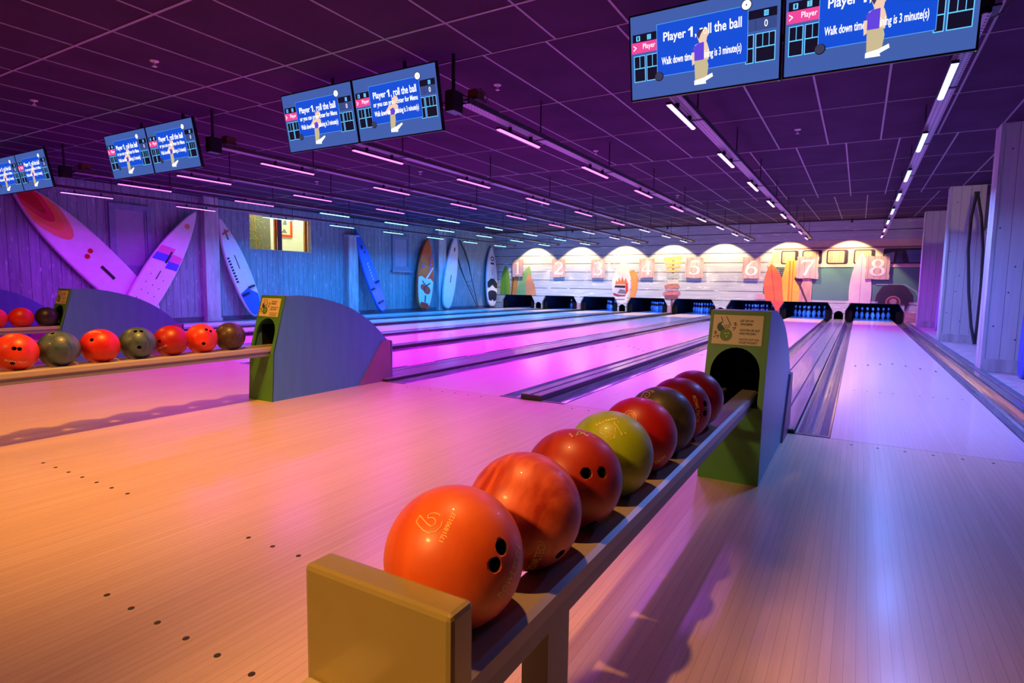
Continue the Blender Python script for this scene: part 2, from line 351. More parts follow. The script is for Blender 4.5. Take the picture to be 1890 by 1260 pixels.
wallprint('printed_signpost', [([(-6.27, .28), (-6.27, 2.05), (-6.19, 2.05), (-6.19, .28)], col('post brown', (150, 85, 75), .3))], 'printed signpost with stacked wooden arrow boards between signs 4 and 5', 'wall print', None, pl)
# camper van print
body = col('van teal', (92, 138, 128), .12, 1.2); crm = col('van cream', (226, 200, 176), .08); cur = mat('print curtain', lin((196, 150, 110)), .6, col2=lin((235, 205, 160)), nscale=4, stretch=(8, 1, .3)); drk = col('van dark', (60, 40, 60))
van = [([(-3.2, .75), (-3.2, 1.0), (-3.1, 1.1), (-3.03, 1.76), (1.5, 1.76), (1.5, .62), (.95, .62), (-3.0, .62)], body),
       ([(-3.12, 1.70), (-3.06, 1.86), (-2.92, 2.25), (-2.82, 2.27), (-2.60, 2.44), (-1.6, 2.50), (1.5, 2.50), (1.5, 1.70)], crm)]
def rr(x0, z0, x1, z1, r=.05):
    o = []
    for cx, cz, a0 in ((x1-r, z1-r, 0), (x0+r, z1-r, 90), (x0+r, z0+r, 180), (x1-r, z0+r, 270)):
        for k in range(4): a = math.radians(a0+k*30); o.append((cx+r*math.cos(a), cz+r*math.sin(a)))
    return o
wins = [('side_window', [([(-3.0, 1.8), (-2.88, 2.17), (-2.76, 2.2), (-2.76, 1.8)], cur)])]
for i, (a, b) in enumerate([(-2.70, -2.19), (-2.08, -1.51), (-1.38, -.79), (-.64, -.08)]):
    wins.append(('side_window', [(rr(a, 1.76, b, 2.2, .06), drk), (rr(a+.035, 1.795, b-.10, 2.165, .04), cur)]))
wins.append(('cab_window', [(rr(.13, 1.76, 1.5, 2.22, .06), drk), ([(.16, 1.80), (.16, 2.05), (.42, 2.12), (.40, 1.80)], col('glass a', (150, 165, 180))), ([(.46, 1.79), (.5, 2.12), (.6, 2.15), (.64, 1.79)], col('glass b', (70, 80, 110))), ([(.80, 1.8), (.70, 2.16), (1.5, 2.18), (1.5, 1.8)], col('glass c', (95, 115, 160)))]))
circ = lambda cx, cz, r, n=28, a0=0, a1=360: [(cx+r*math.cos(math.radians(a0+(a1-a0)*k/n)), cz+r*math.sin(math.radians(a0+(a1-a0)*k/n))) for k in range(n+(0 if a1-a0 == 360 else 1))]
wc = (.47, .60)
parts = wins+[('gutter_rail', [([(-2.92, 2.24), (-2.92, 2.28), (1.5, 2.28), (1.5, 2.24)], col('rail brown', (150, 105, 85)))]),
              ('waist_trim', [([(-3.08, 1.66), (-3.08, 1.73), (1.5, 1.73), (1.5, 1.66)], crm), ([(.0, 1.12), (.0, 1.15), (.75, 1.15), (1.05, .95), (1.15, .7), (1.12, .7), (1.0, .92), (.72, 1.12)], col('trim teal', (140, 175, 170)))]),
              ('air_vents', [([(-2.72, z), (-2.72, z+.02), (-2.45, z+.02), (-2.45, z)], col('vent', (150, 150, 120))) for z in (1.3, 1.36, 1.42, 1.48, 1.54, 1.6)]),
              ('wheel_arch', [([(.0, .62), (.03, .82), (.16, 1.06), (.33, 1.13), (.62, 1.13), (.80, 1.04), (.93, .85), (.95, .62)], drk)]),
              ('wheel', [([p for p in clip(circ(wc[0], wc[1], .39), lambda p: p[0]-.0)], col('tyre', (48, 38, 60)))] + [(circ(wc[0], wc[1], .19), col('hub rim', (205, 120, 110))), (circ(wc[0], wc[1], .165), col('hub dark', (95, 50, 80))), (circ(wc[0], wc[1]+.02, .09), col('hub chrome', (170, 130, 140)))]),
              ('bumper', [([(-3.42, .60), (-3.42, .78), (-3.05, .78), (-3.05, .60)], col('bumper', (215, 170, 175)))])]
# keep the print above the pit openings
def keep(polys):
    out = []
    for p, m in polys: out.append((p, m))
    return out
def splitpits(poly):
    """parts of a print that lie on the wall: above .55, plus the strips between the pit openings"""
    res = [clip(poly, above(ZM))]
    for xa, xb in ((-2.77, -2.66), (-1.13, -.77), (.77, 1.6)):
        q = clip(clip(clip(poly, below(ZM)), lambda p: p[0]-xa), lambda p: xb-p[0]); res.append(q)
    return [r for r in res if len(r) > 2]
P2 = []
for n_, ps in parts:
    o_ = []
    for p, m in ps:
        for q in splitpits(p): o_.append((q, m))
    P2.append((n_, o_))
wallprint('printed_camper_van', van, 'mint and cream camper van print with curtained windows behind signs 7 and 8', 'wall print', None, P2)
BACKN = 102                              # prints lying over the van print
ob = board_outline(-2.76, .18, -2.98, 1.78, .60, maxat=.5)
ob = [p for p in ob]
obl = clip(ob, above(ZM)); obb = clip(clip(clip(ob, below(ZM)), lambda p: p[0]+2.93+(ZM-p[1])*-.57), lambda p: -2.55-(ZM-p[1])*.5-p[0])
mob = mat('print sunset board', lin((250, 130, 50)), .5, col2=lin((240, 60, 90)), nscale=1.2, stretch=(.3, 1, 1))
wallprint('printed_surfboard', [(obl, mob)]+([(obb, mob)] if len(obb) > 2 else []), 'orange to red surfboard print leaning at the rear of the camper van', 'wall print', None, [('stringer', [(clip([(-2.80, .4), (-2.985, 1.7), (-2.975, 1.7), (-2.79, .4)], above(ZM)), m_ink)])])
yb = [(-2.56, ZM), (-2.64, 1.3), (-2.52, 1.88), (-2.22, 1.88), (-2.12, 1.4), (-2.1, ZM)]
wallprint('printed_surfboard', [(yb, col('yellow board', (245, 190, 70)))], 'yellow striped longboard print left of lane sign 7', 'wall print', None, [('stripe', [([(-2.44, ZM), (-2.44, 1.86), (-2.40, 1.86), (-2.38, ZM)], col('orange stripe', (225, 130, 50))), ([(-2.34, ZM), (-2.34, 1.86), (-2.31, 1.86), (-2.30, ZM)], col('orange stripe', (225, 130, 50)))])])
wallprint('printed_surfboard', [([(-2.1, ZM), (-2.13, 1.4), (-2.0, 1.9), (-1.8, 1.6), (-1.74, 1.1), (-1.76, ZM)], col('wood board', (215, 165, 150), .4, 5, (6, 1, .4)))], 'pale wooden surfboard print under lane sign 7')
wallprint('printed_paddle', [([(-2.27, 1.28), (-2.22, 1.42), (-2.06, 1.40), (-2.02, 1.2), (-2.06, 1.08), (-1.84, ZM), (-1.90, ZM), (-2.12, 1.05)], col('paddle', (92, 50, 80)))], 'dark paddle print leaning across the pale wooden board', 'wall print')
sb = clip(board_outline(-.40, 0, -.42, 2.12, .60, tail=.8, maxat=.42), above(ZM))
wallprint('printed_surfboard', [(sb, col('lilac board', (225, 205, 205), .08))], 'tall pale surfboard print left of lane sign 8', 'wall print', None, [('stringer', [(stripe(sb, -.415, -.405), col('stringer', (150, 130, 150)))])])

# pink printed band at the foot of the wall between the pits
m_foot = col('pink plinth', (205, 150, 165), .2, 3, (1, 1, 5))
for n in range(1, 9):
    if n == 8: xs = (.77, 1.5)
    elif n % 2 == 1: continue
    else: xs = (LX[n]+.77, LX[n+1]-.77)
    MB().prism([(xs[0], MY, .01), (xs[0], MY, .30), (xs[1], MY, .30), (xs[1], MY, .01)], (0, -.0015, 0)).build('plinth_print', m_foot, wb)
# ------------------------------------------------------------------ number signs
def stroke(path, w):
    out = []; P = [Vector(p) for p in path]; L_, R_ = [], []
    for i, p in enumerate(P):
        t = (P[min(i+1, len(P)-1)]-P[max(i-1, 0)]).normalized(); n = Vector((-t.y, t.x)); ww = (w[i] if isinstance(w, (list, tuple)) else w)/2
        L_.append(p+n*ww); R_.append(p-n*ww)
    return [(L_[i], L_[i+1], R_[i+1], R_[i]) for i in range(len(P)-1)]
def arcp(cx, cy, rx, ry, a0, a1, n=12): return [(cx+rx*math.cos(math.radians(a0+(a1-a0)*k/n)), cy+ry*math.sin(math.radians(a0+(a1-a0)*k/n))) for k in range(n+1)]
def contrast(path, thick=.16, thin=.05):
    w = []
    for i in range(len(path)):
        a = path[max(0, i-1)]; b = path[min(len(path)-1, i+1)]; dx, dy = b[0]-a[0], b[1]-a[1]; l = math.hypot(dx, dy) or 1
        w.append(thin+(thick-thin)*abs(dy/l))
    return w
def digit(n):
    S = []
    def add(p, w=None): S.extend(stroke(p, contrast(p) if w is None else w))
    if n == 1: add([(0, -.5), (0, .5)], .15); add([(-.2, .36), (-.06, .44), (.03, .5)], .06); add([(-.2, -.47), (.2, -.47)], .06)
    if n == 2: add(arcp(0, .24, .24, .24, 160, -40)+[(-.1, -.2), (-.27, -.43)]); add([(-.29, -.42), (.3, -.42)], .14); add([(.28, -.45), (.33, -.25)], .05)
    if n == 3: add(arcp(-.02, .25, .22, .23, 150, -80)); add(arcp(-.03, -.22, .27, .26, 85, -150))
    if n == 4: add([(.1, -.5), (.1, .5)], .15); add([(.1, .5), (-.3, -.2)], .07); add([(-.3, -.2), (.3, -.2)], .08)
    if n == 5: add([(-.17, .45), (.26, .45)], .13); add([(-.17, .48), (-.2, .08)], .06); add([(-.2, .06)]+arcp(-.02, -.18, .28, .28, 110, -150))
    if n == 6: add([(.24, .46), (0, .38), (-.18, .15), (-.26, -.15)], [.05, .1, .14, .15]); add(arcp(0, -.2, .26, .27, 180, -180, 20))
    if n == 7: add([(-.28, .42), (.3, .42)], .14); add([(.28, .42), (.1, .1), (-.14, -.5)], [.06, .1, .13]); add([(-.28, .46), (-.31, .25)], .05)
    if n == 8: add(arcp(0, .25, .21, .22, 0, 360, 20)); add(arcp(0, -.23, .27, .25, 0, 360, 20))
    return S
m_signs = plank_mat('pink grey sign planks', 0, .16, -.25, (.62, .42, .40), (.45, .28, .28), gap=(.2, .1, .1), gapw=.06, rough=.6, grain=(9, 9, .7), gscale=4)
m_digit = mat('cream painted digit', (.85, .74, .70), .5)
m_signedge = mat('dark sign edge', (.18, .1, .1), .7)
SIGN = {1: (-12.63, 1.65, .50), 2: (-10.76, 1.64, .57), 3: (-9.09, 1.62, .56), 4: (-7.18, 1.64, .57), 5: (-5.47, 1.65, .61), 6: (-3.59, 1.64, .57), 7: (-1.90, 1.65, .63), 8: (.01, 1.645, .62)}
for n, (x, z, w) in SIGN.items():
    t = empty('lane_number_sign', (x, MY, z), 'pink wooden plaque with cream number %d hung on the back wall' % n, 'sign', 'lane number signs')
    random.seed(n); h = .70; o = []
    rag = lambda: random.uniform(-.018, .018)
    for k in range(7): o.append((-w/2+w*k/6, h/2+rag()))
    for k in range(1, 8): o.append((w/2+rag(), h/2-h*k/8))
    for k in range(7): o.append((w/2-w*k/6, -h/2+rag()))
    for k in range(1, 8): o.append((-w/2+rag(), -h/2+h*k/8))
    MB().prism([(a, -.05, b) for a, b in o], (0, -.025, 0)).build('plank_panel', m_signs, t)
    MB().box(-w/2+.05, -.05, .15, w/2-.05, -.004, .2).box(-w/2+.05, -.05, -.2, w/2-.05, -.004, -.15).build('batten', m_signedge, t)
    mb = MB()
    for i_, q in enumerate(digit(n)): mb.prism([(p[0]*.58, -.0755, p[1]*.50) for p in q], (0, -.003-.00006*i_, 0))
    mb.build('digit', m_digit, t)

# ------------------------------------------------------------------ lanes, gutters, pits
random.seed(3)
for n in range(1, 9):
    c = LX[n]
    t = empty('bowling_lane', (c, 0, 0), 'glossy maple bowling lane number %s, ending under sign %d' % (ORD[n], n), 'lane', 'bowling lanes')
    MB().box(-HW, .003, -.14, HW, 19.3, 0).build('lane_surface', m_lane, t)
    mb = MB()
    for k, y in ((-3, 4.33), (-2, 4.51), (-1, 4.71), (0, 4.86), (1, 4.71), (2, 4.51), (3, 4.33)):
        mb.prism([(k*.138-.014, y-.075, 0), (k*.138+.014, y-.075, 0), (k*.138, y+.075, 0)], (0, 0, .0008))
    mb.build('aiming_arrows', m_ink, t)
    mb = MB()
    for k in (-4, -3, -2, -1, 1, 2, 3, 4):
        o = len(mb.v); mb.lathe([(0, .0008), (.0085, .0008), (.009, 0)], 10)
        for i in range(o, len(mb.v)): v = mb.v[i]; mb.v[i] = (v[0]+k*.103, v[1]+2.2, v[2])
    mb.build('lane_dots', m_ink, t)
def gutter(x0, x1, label, name='gutter'):
    t = empty(name, ((x0+x1)/2, 0, 0), label, 'gutter', 'lane gutters'); w = (x1-x0)/2-.003; n = 12
    prof = [(-w, 0)]+[(-w+.012+(2*w-.024)*k/n, -.004-.075*math.sin(PI*k/n)**.7) for k in range(n+1)]+[(w, 0), (w, -.13), (-w, -.13)]
    mb = MB()
    P = [(x, .04, z) for x, z in prof]; mb.sm = False; mb.prism(P, (0, 17.6, 0)); mb.build('channel', m_gutter, t)
    MB().box(-w, .005, -.13, w, .04, .004).build('end_plate', m_cap, t)
    # ridges moulded along the channel
    mb = MB()
    for f in (.22, .42, .62, .80):
        x = -w+2*w*f; z = -.004-.075*math.sin(PI*f)**.7; mb.box(x-.003, .05, z-.01, x+.003, 17.6, z+.005)
    mb.build('ridges', m_cap, t)
    return t
def gap(n):                                # between lane n and n+1
    a = LX[n]+HW; b = LX[n+1]-HW; g = .21
    gutter(a, a+g, 'shiny channel gutter along the right side of lane %s' % ORD[n])
    gutter(b-g, b, 'shiny channel gutter along the left side of lane %s' % ORD[n+1])
    x0, x1 = a+g, b-g; cx = (x0+x1)/2; w = (x1-x0)/2-.002
    t = empty('lane_divider', (cx, 0, 0), 'raised grey divider between lanes %s and %s' % (ORD[n], ORD[n+1]), 'divider', 'lane dividers')
    H = .05 if n % 2 == 0 else .03; y0 = .006
    MB().box(-w, y0, -.13, w, 17.0, H-.008).build('core', m_dark, t)
    if n % 2 == 0:
        MB().box(-w, y0, H-.0085, -.012, 17.0, H).box(.018, y0, H-.0085, w, 17.0, H).build('capping', m_cap, t)
    else:
        MB().box(-w, y0, H-.0085, -w+.09, 17.0, H).box(w-.09, y0, H-.0085, w, 17.0, H).box(-w+.105, y0, H-.0085, w-.105, 17.0, H-.002).build('capping', m_cap, t)
for n in range(1, 8): gap(n)
gutter(HW, HW+.23, 'shiny channel gutter along the right side of lane eight')
gutter(LX[1]-HW-.23, LX[1]-HW, 'shiny channel gutter along the left side of lane one')
o = MB().box(HW+.232, .0, -.14, HW+.30, MY, .012).build('edge_ledge', m_metal); tag(o, 'long brushed metal ledge right of the lane eight gutter', 'ledge')
o = MB().box(HW+.302, -.2, -.14, .90, MY-.01, .03).build('kerb', m_kerb, bevel=.006); tag(o, 'dark blue kerb running below the right pillars', 'kerb')
o = MB().box(LWX+.03, .0, -.14, LX[1]-HW-.232, MY-.01, -.004).build('side_walkway', m_kerb); tag(o, 'dark walkway strip between the left wall and lane one', 'walkway')
bayf = struct(MB().box(.905, .0, -.14, 1.78, MY-.01, .0).build('floor', m_bay))

# pin
pp = [(0, 0), (.0258, 0), (.0285, .006), (.036, .030), (.0495, .072), (.0568, .100), (.0605, .1143), (.0590, .137), (.052, .160), (.040, .190), (.0305, .220), (.0250, .240), (.0232, .256), (.0240, .274), (.0275, .300), (.0308, .325), (.0323, .343), (.0310, .360), (.0245, .374), (.013, .380), (0, .381)]
mids = [1 if .228 < (pp[i][1]+pp[i+1][1])/2 < .25 or .262 < (pp[i][1]+pp[i+1][1])/2 < .288 else 0 for i in range(len(pp)-1)]
mb = MB(); mb.sm = True; mb.lathe(pp, 18, mids); pin0 = mb.build('bowling_pin', [m_pin, m_pinred])
tri = [(0, 0, 'head pin')]
nm = 'front'
PINS = []
for r in range(4):
    for k in range(r+1): PINS.append(((k-r/2)*.3048, 18.29+r*.264, r, k))
rown = ['head pin at the front', 'second row', 'third row', 'back row']
first = True
for n in range(2, 9):
    for (dx, y, r, k) in PINS:
        if n == 2 and not (dx > .25 or r == 3): continue
        p = pin0 if first else pin0.copy()
        if not first: COL.objects.link(p)
        first = False
        p.location = (LX[n]+dx, y, .0)
        pos = rown[0] if r == 0 else '%s, %s' % (rown[r], ['leftmost', 'second from left', 'third from left', 'rightmost'][k] if r == 3 else (['left', 'right'][k] if r == 1 else ['left', 'middle', 'right'][k]))
        tag(p, 'white red-banded pin on lane %s, %s' % (ORD[n], pos), 'bowling pin', 'bowling pins on lane %s' % ORD[n])
for n in range(1, 9):
    c = LX[n]; t = empty('pinsetter_pit', (c, MY, 0), 'black pinsetter pit opening at the end of lane %s' % ORD[n], 'pinsetter', 'pinsetter pits')
    w = .775
    MB().box(-w, .055, -.12, -w+.02, 3.35, .9).box(w-.02, .055, -.12, w, 3.35, .9).build('kickback_panel', m_black, t)
    MB().box(-w, .055, .9, w, 3.35, .92).build('hood', m_black, t)
    MB().box(-w, 2.75, -.12, w, 2.79, .9).build('curtain', m_black, t)
    # frame around the opening
    mb = MB(); o1 = [(-.76, .30), (-.62, .545), (.62, .545), (.76, .30)]
    mb.tube([(-.765, -.006, .01), (-.765, -.006, .30), (-.625, -.006, .55), (.625, -.006, .55), (.765, -.006, .30), (.765, -.006, .01)], .008, 6)
    mb.build('rim', m_dark, t)
    MB().box(-w, .06, -.05, -.77+.2, .1, .32).build('side_mask', m_black, t)
    MB().box(w-.2, .06, -.05, w, .1, .32).build('side_mask', m_black, t)
    ld = D.lights.new('pit_lamp', 'AREA'); ld.shape = 'RECTANGLE'; ld.size = 1.1; ld.size_y = .06; ld.energy = 34; ld.color = (.02, .13, 1)
    lo = D.objects.new('pit_lamp', ld); COL.objects.link(lo); lo.location = (c, 17.25, .80); lo.rotation_euler = (math.radians(52), 0, 0)
for pr in PAIRS:
    c = PC[pr]
    mb = MB(); mb.box(c-.15, MY+.055, 0, c-.14, MY+.5, .4).box(c+.14, MY+.055, 0, c+.15, MY+.5, .4).box(c-.15, MY+.055, .4, c+.15, MY+.5, .41).box(c-.15, MY+.5, 0, c+.15, MY+.51, .41)
    o = mb.build('ball_return_tunnel', m_black); tag(o, 'small dark arched ball return hole between lanes %s and %s' % (ORD[pr[0]], ORD[pr[1]]), 'tunnel', 'ball return holes')

# ------------------------------------------------------------------ ceiling tracks and LED bars
BARS = {}
def barcol(n, k):
    if n <= 2: return ('violet' if n == 1 else 'magenta') if k < 2 else 'cyan'
    if n == 3: return 'magenta' if k < 3 else 'cyan'
    if n in (4, 5): return 'magenta' if k < 5 else 'lavender'
    if n == 6: return 'magenta' if k < 4 else 'lavender'
    if n == 7: return 'blue-violet' if k < 6 else 'violet'
    return 'blue-white' if k < 6 else 'violet'
LCOL = {'magenta': (.72, .001, 1.0), 'violet': (.42, .025, 1.0), 'cyan': (.0008, .25, 1.0), 'lavender': (.06, .24, 1.0), 'blue-violet': (.50, .09, 1.0), 'blue-white': (.16, .28, 1.0)}
LPOW = {'magenta': 33, 'violet': 40, 'cyan': 56, 'lavender': 22, 'blue-violet': 34, 'blue-white': 58}
TUBE = {'magenta': ((1, .14, .8), 3.2), 'violet': ((.8, .25, 1), 2.4), 'cyan': ((.25, .8, 1), 4), 'lavender': ((.75, .6, 1), 2.2), 'blue-violet': ((.8, .42, 1), 2.3), 'blue-white': ((.42, .55, 1), 2.4)}
ledm = {k: emis('%s led glow' % k, TUBE[k][0], TUBE[k][1]) for k in TUBE}
def led_lamp(c, parent):
    l = D.lights.new('%s led lamp' % c, 'AREA'); l.shape = 'RECTANGLE'; l.size = .04; l.size_y = .80; l.energy = LPOW[c]; l.color = LCOL[c]; l.spread = math.radians(150)
    o = D.objects.new('led_lamp', l); COL.objects.link(o); o.parent = parent; o.location = (0, .415, -.012)
TX = {1: -12.40, 2: -10.50, 3: -8.88, 4: -7.03, 5: -5.43, 6: -3.51, 7: -1.87, 8: .01}
proto = {}
def led_bar(n, k):
    c = barcol(n, k); y0 = .66+2*k
    label = 'glowing %s LED bar over lane %s, %s of eight from the monitors' % (c, ORD[n], NTH[k])
    if c not in proto:
        t = empty('led_light_bar', (0, 0, 0))
        MB().box(-.022, 0, .006, .022, .83, .026).build('housing', m_led_housing, t)
        mb = MB(); mb.sweepy([(-.0215, .006)]+[(-.0215*math.cos(a), .006-.014*math.sin(a)) for a in [PI*j/6 for j in range(1, 6)]]+[(.0215, .006)], .006, .824); mb.build('glowing_tube', ledm[c], t)
        [MB().box(-.006, yb_, .026, .03, yb_+.012, .075).build('bracket', m_led_housing, t) for yb_ in (.2, .62)]; led_lamp(c, t)
        proto[c] = t
    else: t = copytree(proto[c])
    t.location = (TX[n]+.01, y0, 2.432); tag(t, label, 'light', 'LED bars over lane %s' % ORD[n])
for n in range(8, 0, -1):
    x = TX[n]+.05
    t = empty('ceiling_cable_track', (x, 0, 2.5), 'perforated steel cable track over lane %s carrying LED bars' % ORD[n], 'cable track', 'cable tracks over the lanes')
    y0, y1 = .05, 16.15
    MB().box(-.05, y0, 0, .05, y1, .004).build('tray', m_tray, t)
    MB().box(-.05, y0, .004, -.046, y1, .035).box(.046, y0, .004, .05, y1, .05).build('flange', m_trayside, t)
    MB().tube([(.0, y0+.05, .022), (.0, y1-.05, .022)], .014, 6).tube([(.025, y0+.1, .018), (.02, y1-.3, .018)], .009, 6).build('cable', m_dark, t)
    MB().box(-.055, y1-.06, -.02, .055, y1, .055).build('end_cap', m_dark, t)
    for k in range(8):
        yy = 1.15+2*k+.3
        MB().box(-.006, yy-.004, .05, .006, yy+.004, czat(yy)-2.5).box(-.055, yy-.015, -.006, .055, yy+.015, 0).build('hanger', m_dark, t)
    for k in range(8): led_bar(n, k)
    if n % 2 == 0:
        b = empty('drive_unit', (x, .12, 2.56), 'orange brown transformer box with loose cables at the start of the lane %s track' % ORD[n], 'transformer box', 'transformer boxes on the tracks')
        MB().box(-.02, .0, .0, .07, .13, .085).build('casing', mat('copper brown casing', (.22, .08, .03), .5, noise=.4), b, bevel=.004)
        MB().box(-.05, -.02, -.012, .10, .16, .0).build('bracket', m_trayside, b)
        MB().tube([(.07, .02, .04), (.12, -.02, .07), (.15, .04, .03), (.13, .1, -.01), (.06, .16, -.01)], .006, 6).tube([(-.02, .05, .02), (-.08, .0, .05), (-.14, -.06, .02), (-.22, -.1, -.04)], .007, 6).build('cable', m_dark, b)
# sprinklers
m_spr = mat('white sprinkler', (.7, .65, .65), .4)
for i, (x, y) in enumerate([(-5.98, -1.18), (-8.38, -1.18), (-3.6, .8), (-7.15, 3.94), (-3.83, 3.85), (-7.1, 8.41), (-9.64, 3.84), (-1.2, 3.9), (-3.88, 8.47)]):
    where = ['above the approach left of centre', 'above the far left of the approach', 'beside the transformer box over lane six', 'over lane four', 'between lanes six and seven tracks', 'over lane four, far end', 'over lane three', 'between lanes seven and eight tracks', 'over lane six, far end'][i]
    t = empty('sprinkler_head', (x, y, CZ), 'small round ceiling sprinkler %s' % where, 'sprinkler', 'ceiling sprinklers')
    mb = MB(); mb.sm = True; mb.lathe([(0, -.008), (.035, -.006), (.038, 0)], 16); mb.build('rosette', m_spr, t)
    mb = MB().tube([(0, 0, -.005), (0, 0, -.045)], .007, 8).box(-.016, -.016, -.05, .016, .016, -.045); mb.build('nozzle', m_spr, t)
# spot lamps for the mural
m_lampw = emis('warm lamp face', (1, .72, .42), 12)
for i, (x, px) in enumerate(zip([-11.79, -9.86, -8.03, -6.26, -4.5, -2.47, -.74], range(7))):
    y = MY-.80; z = czat(y)
    names = ['signs 1 and 2', 'signs 2 and 3', 'signs 3 and 4', 'signs 4 and 5', 'signs 5 and 6', 'signs 6 and 7', 'signs 7 and 8']
    t = empty('ceiling_spotlight', (x, y, z), 'small black ceiling spotlight washing the wall between %s' % names[i], 'spotlight', 'wall washing spotlights')
    MB().box(-.02, -.02, -.05, .02, .02, 0).build('mount', m_dark, t)
    mb = MB(); mb.lathe([(0, 0), (.028, 0), (.032, -.07), (.03, -.07)], 14); h = mb.build('lamp_housing', m_dark, t, (0, 0, -.05)); h.rotation_euler = (math.radians(20), 0, 0)
    sp = D.lights.new('wall_spot', 'SPOT'); sp.energy = 330; sp.color = (1, .72, .38); sp.spot_size = math.radians(90); sp.spot_blend = .22; sp.shadow_soft_size = .02
    so = D.objects.new('wall_spot', sp); COL.objects.link(so); so.location = (x, y+.02, z-.14); d = Vector((0, .27, -1.0)); so.rotation_euler = d.to_track_quat('-Z', 'Y').to_euler()
o = MB().box(-13.4, MY-.82, 3.02, 1.2, MY-.78, 3.055).build('lamp_rail', m_dark); tag(o, 'thin dark lamp rail along the ceiling before the back wall', 'rail')

# ------------------------------------------------------------------ scoring monitors
SW, SH = .95, .54
scr = dict(bg=emis('screen slate blue', lin((66, 96, 172)), 1.0), bg2=emis('screen slate pale', lin((100, 125, 180)), 1.0), pop=emis('popup blue', lin((18, 76, 208)), 1.1), edge=emis('popup edge', lin((90, 165, 240)), 1.0),
           blk=emis('score black', lin((20, 16, 40)), 1), pink=emis('score pink', lin((232, 70, 150)), 1.1), score=emis('score band blue', lin((58, 76, 140)), 1), line=emis('score line cyan', lin((100, 200, 255)), 1.2),
           wht=emis('screen white', (1, 1, 1), 1.4), disc=emis('screen disc grey', lin((60, 62, 90)), 1), shirt=emis('bowler purple', lin((96, 66, 214)), 1.1), khaki=emis('bowler khaki', lin((196, 180, 142)), 1.1),
           skin=emis('bowler skin', lin((236, 200, 176)), 1.1), shade=emis('screen shade', lin((34, 50, 105)), 1))
def monitor_proto(three):
    t = empty('scoring_monitor', (0, 0, 0))
    MB().box(-SW/2, .0, -SH/2, SW/2, .035, SH/2).box(-.2, .035, -.15, .2, .06, .15).build('casing', m_plastic, t, bevel=.004)
    b = .012
    def P(u, v, dy=0.0): return (-SW/2+b+u*(SW-2*b), -.0005-dy, SH/2-b-v*(SH-2*b))
    ms = []; mb = MB()
    def q(poly, key, lev, mbx=None):
        mbx = mbx or mb; m = scr[key]
        if m not in ms: ms.append(m)
        mbx.mi = ms.index(m); pts = [P(u, v, 0) for u, v in poly]
        mbx.prism([(p[0], 0, p[2]) for p in pts], (0, -.0004-lev*.0003, 0))
    def rect(u0, v0, u1, v1, key, lev, mbx=None): q([(u0, v0), (u1, v0), (u1, v1), (u0, v1)], key, lev, mbx)
    rect(0, 0, 1, 1, 'bg', 0); 
    rect(.015, .215, .19, .31, 'blk', 1); rect(.80, .215, .98, .31, 'blk', 1)
    rect(.005, .31, .19, .44, 'pink', 1); rect(.80, .31, .98, .44, 'score', 1); rect(.85, .32, .853, .43, 'shade', 2)
    for u0, u1 in ((.02, .105), (.113, .20), (.79, .842), (.852, .975)):
        rect(u0, .47, u1, .79, 'line', 1)
        rect(u0+.005, .48, u1-.005, .618, 'blk', 2); rect(u0+.005, .63, u1-.005, .78, 'blk', 2)
    for u in (.062, .155, .895, .934): rect(u, .48, u+.004, .618, 'line', 3)
    for u in (.055, .135, .915): rect(u-.014, .235, u+.014, .295, 'line', 2)
    screen = mb.build('screen', ms, t)
    ms = []; mb = MB()
    rect(.19, .145, .805, .765, 'edge', 3); rect(.194, .152, .801, .758, 'pop', 4); mb.build('popup_panel', ms, t)
    ms = []; mb = MB()
    cir = lambda cu, cv, r, n=20: [(cu+r*math.cos(2*PI*k/n), cv+r*1.76*math.sin(2*PI*k/n)) for k in range(n)]
    q(cir(.792, .14, .036), 'disc', 5); q(cir(.792, .14, .029), 'wht', 6); q(cir(.792, .14, .005), 'blk', 7); mb.build('clock_icon', ms, t); ms = []; mb = MB(); q(cir(.205, .76, .032), 'blk', 5); q(cir(.203, .757, .028), 'disc', 6); mb.build('round_button', ms, t)
    pl = lambda u, v: (P(u, v)[0], -.0031, P(u, v)[2])
    place = lambda x, y: pl(x, -y)
    def title():
        line('Player', .318, -.322, .158, .135, .014)
        mt = MB(); q1 = [(.430, -.262), (.430, -.365), (.442, -.365), (.442, -.225), (.433, -.225), (.416, -.262), (.416, -.285)]
        mt.prism([tuple(place(a, b)) for a, b in [(.430, -.365), (.444, -.365), (.444, -.252), (.434, -.252), (.414, -.278), (.414, -.292), (.430, -.281)]], (0, -.0003, 0)); mt.build('screen_text', scr['wht'], t)
        line(', roll the ball', .612, -.318, .305, .135, .014)
    def line(s_, x, y, w_, h_, b_=0.0): mt = MB(); flat_text(mt, s_, x, y, w_, h_, place, b_); mt.build('screen_text', scr['wht'], t)
    title()
    if three:
        line('or you can press Enter for Menu', .50, -.46, .54, .105, .014)
        line('Walk down time remaining is 3 minute(s)', .50, -.61, .54, .11, .014)
    else: line('Walk down time remaining is 3 minute(s)', .495, -.60, .54, .12, .014)
    line('Player', .135, -.375, .09, .08); line('0', .915, -.375, .02, .075); line('>', .03, -.375, .022, .07)
    for u, s in ((.055, '1'), (.135, '2'), (.915, '10')):
        md = MB(); flat_text(md, s, u, -.265, .010 if s != '10' else .018, .042, lambda x, y: (P(x, -y)[0], -.0025, P(x, -y)[2])); md.build('frame_number', scr['blk'], t)
    ms = []; mb = MB()
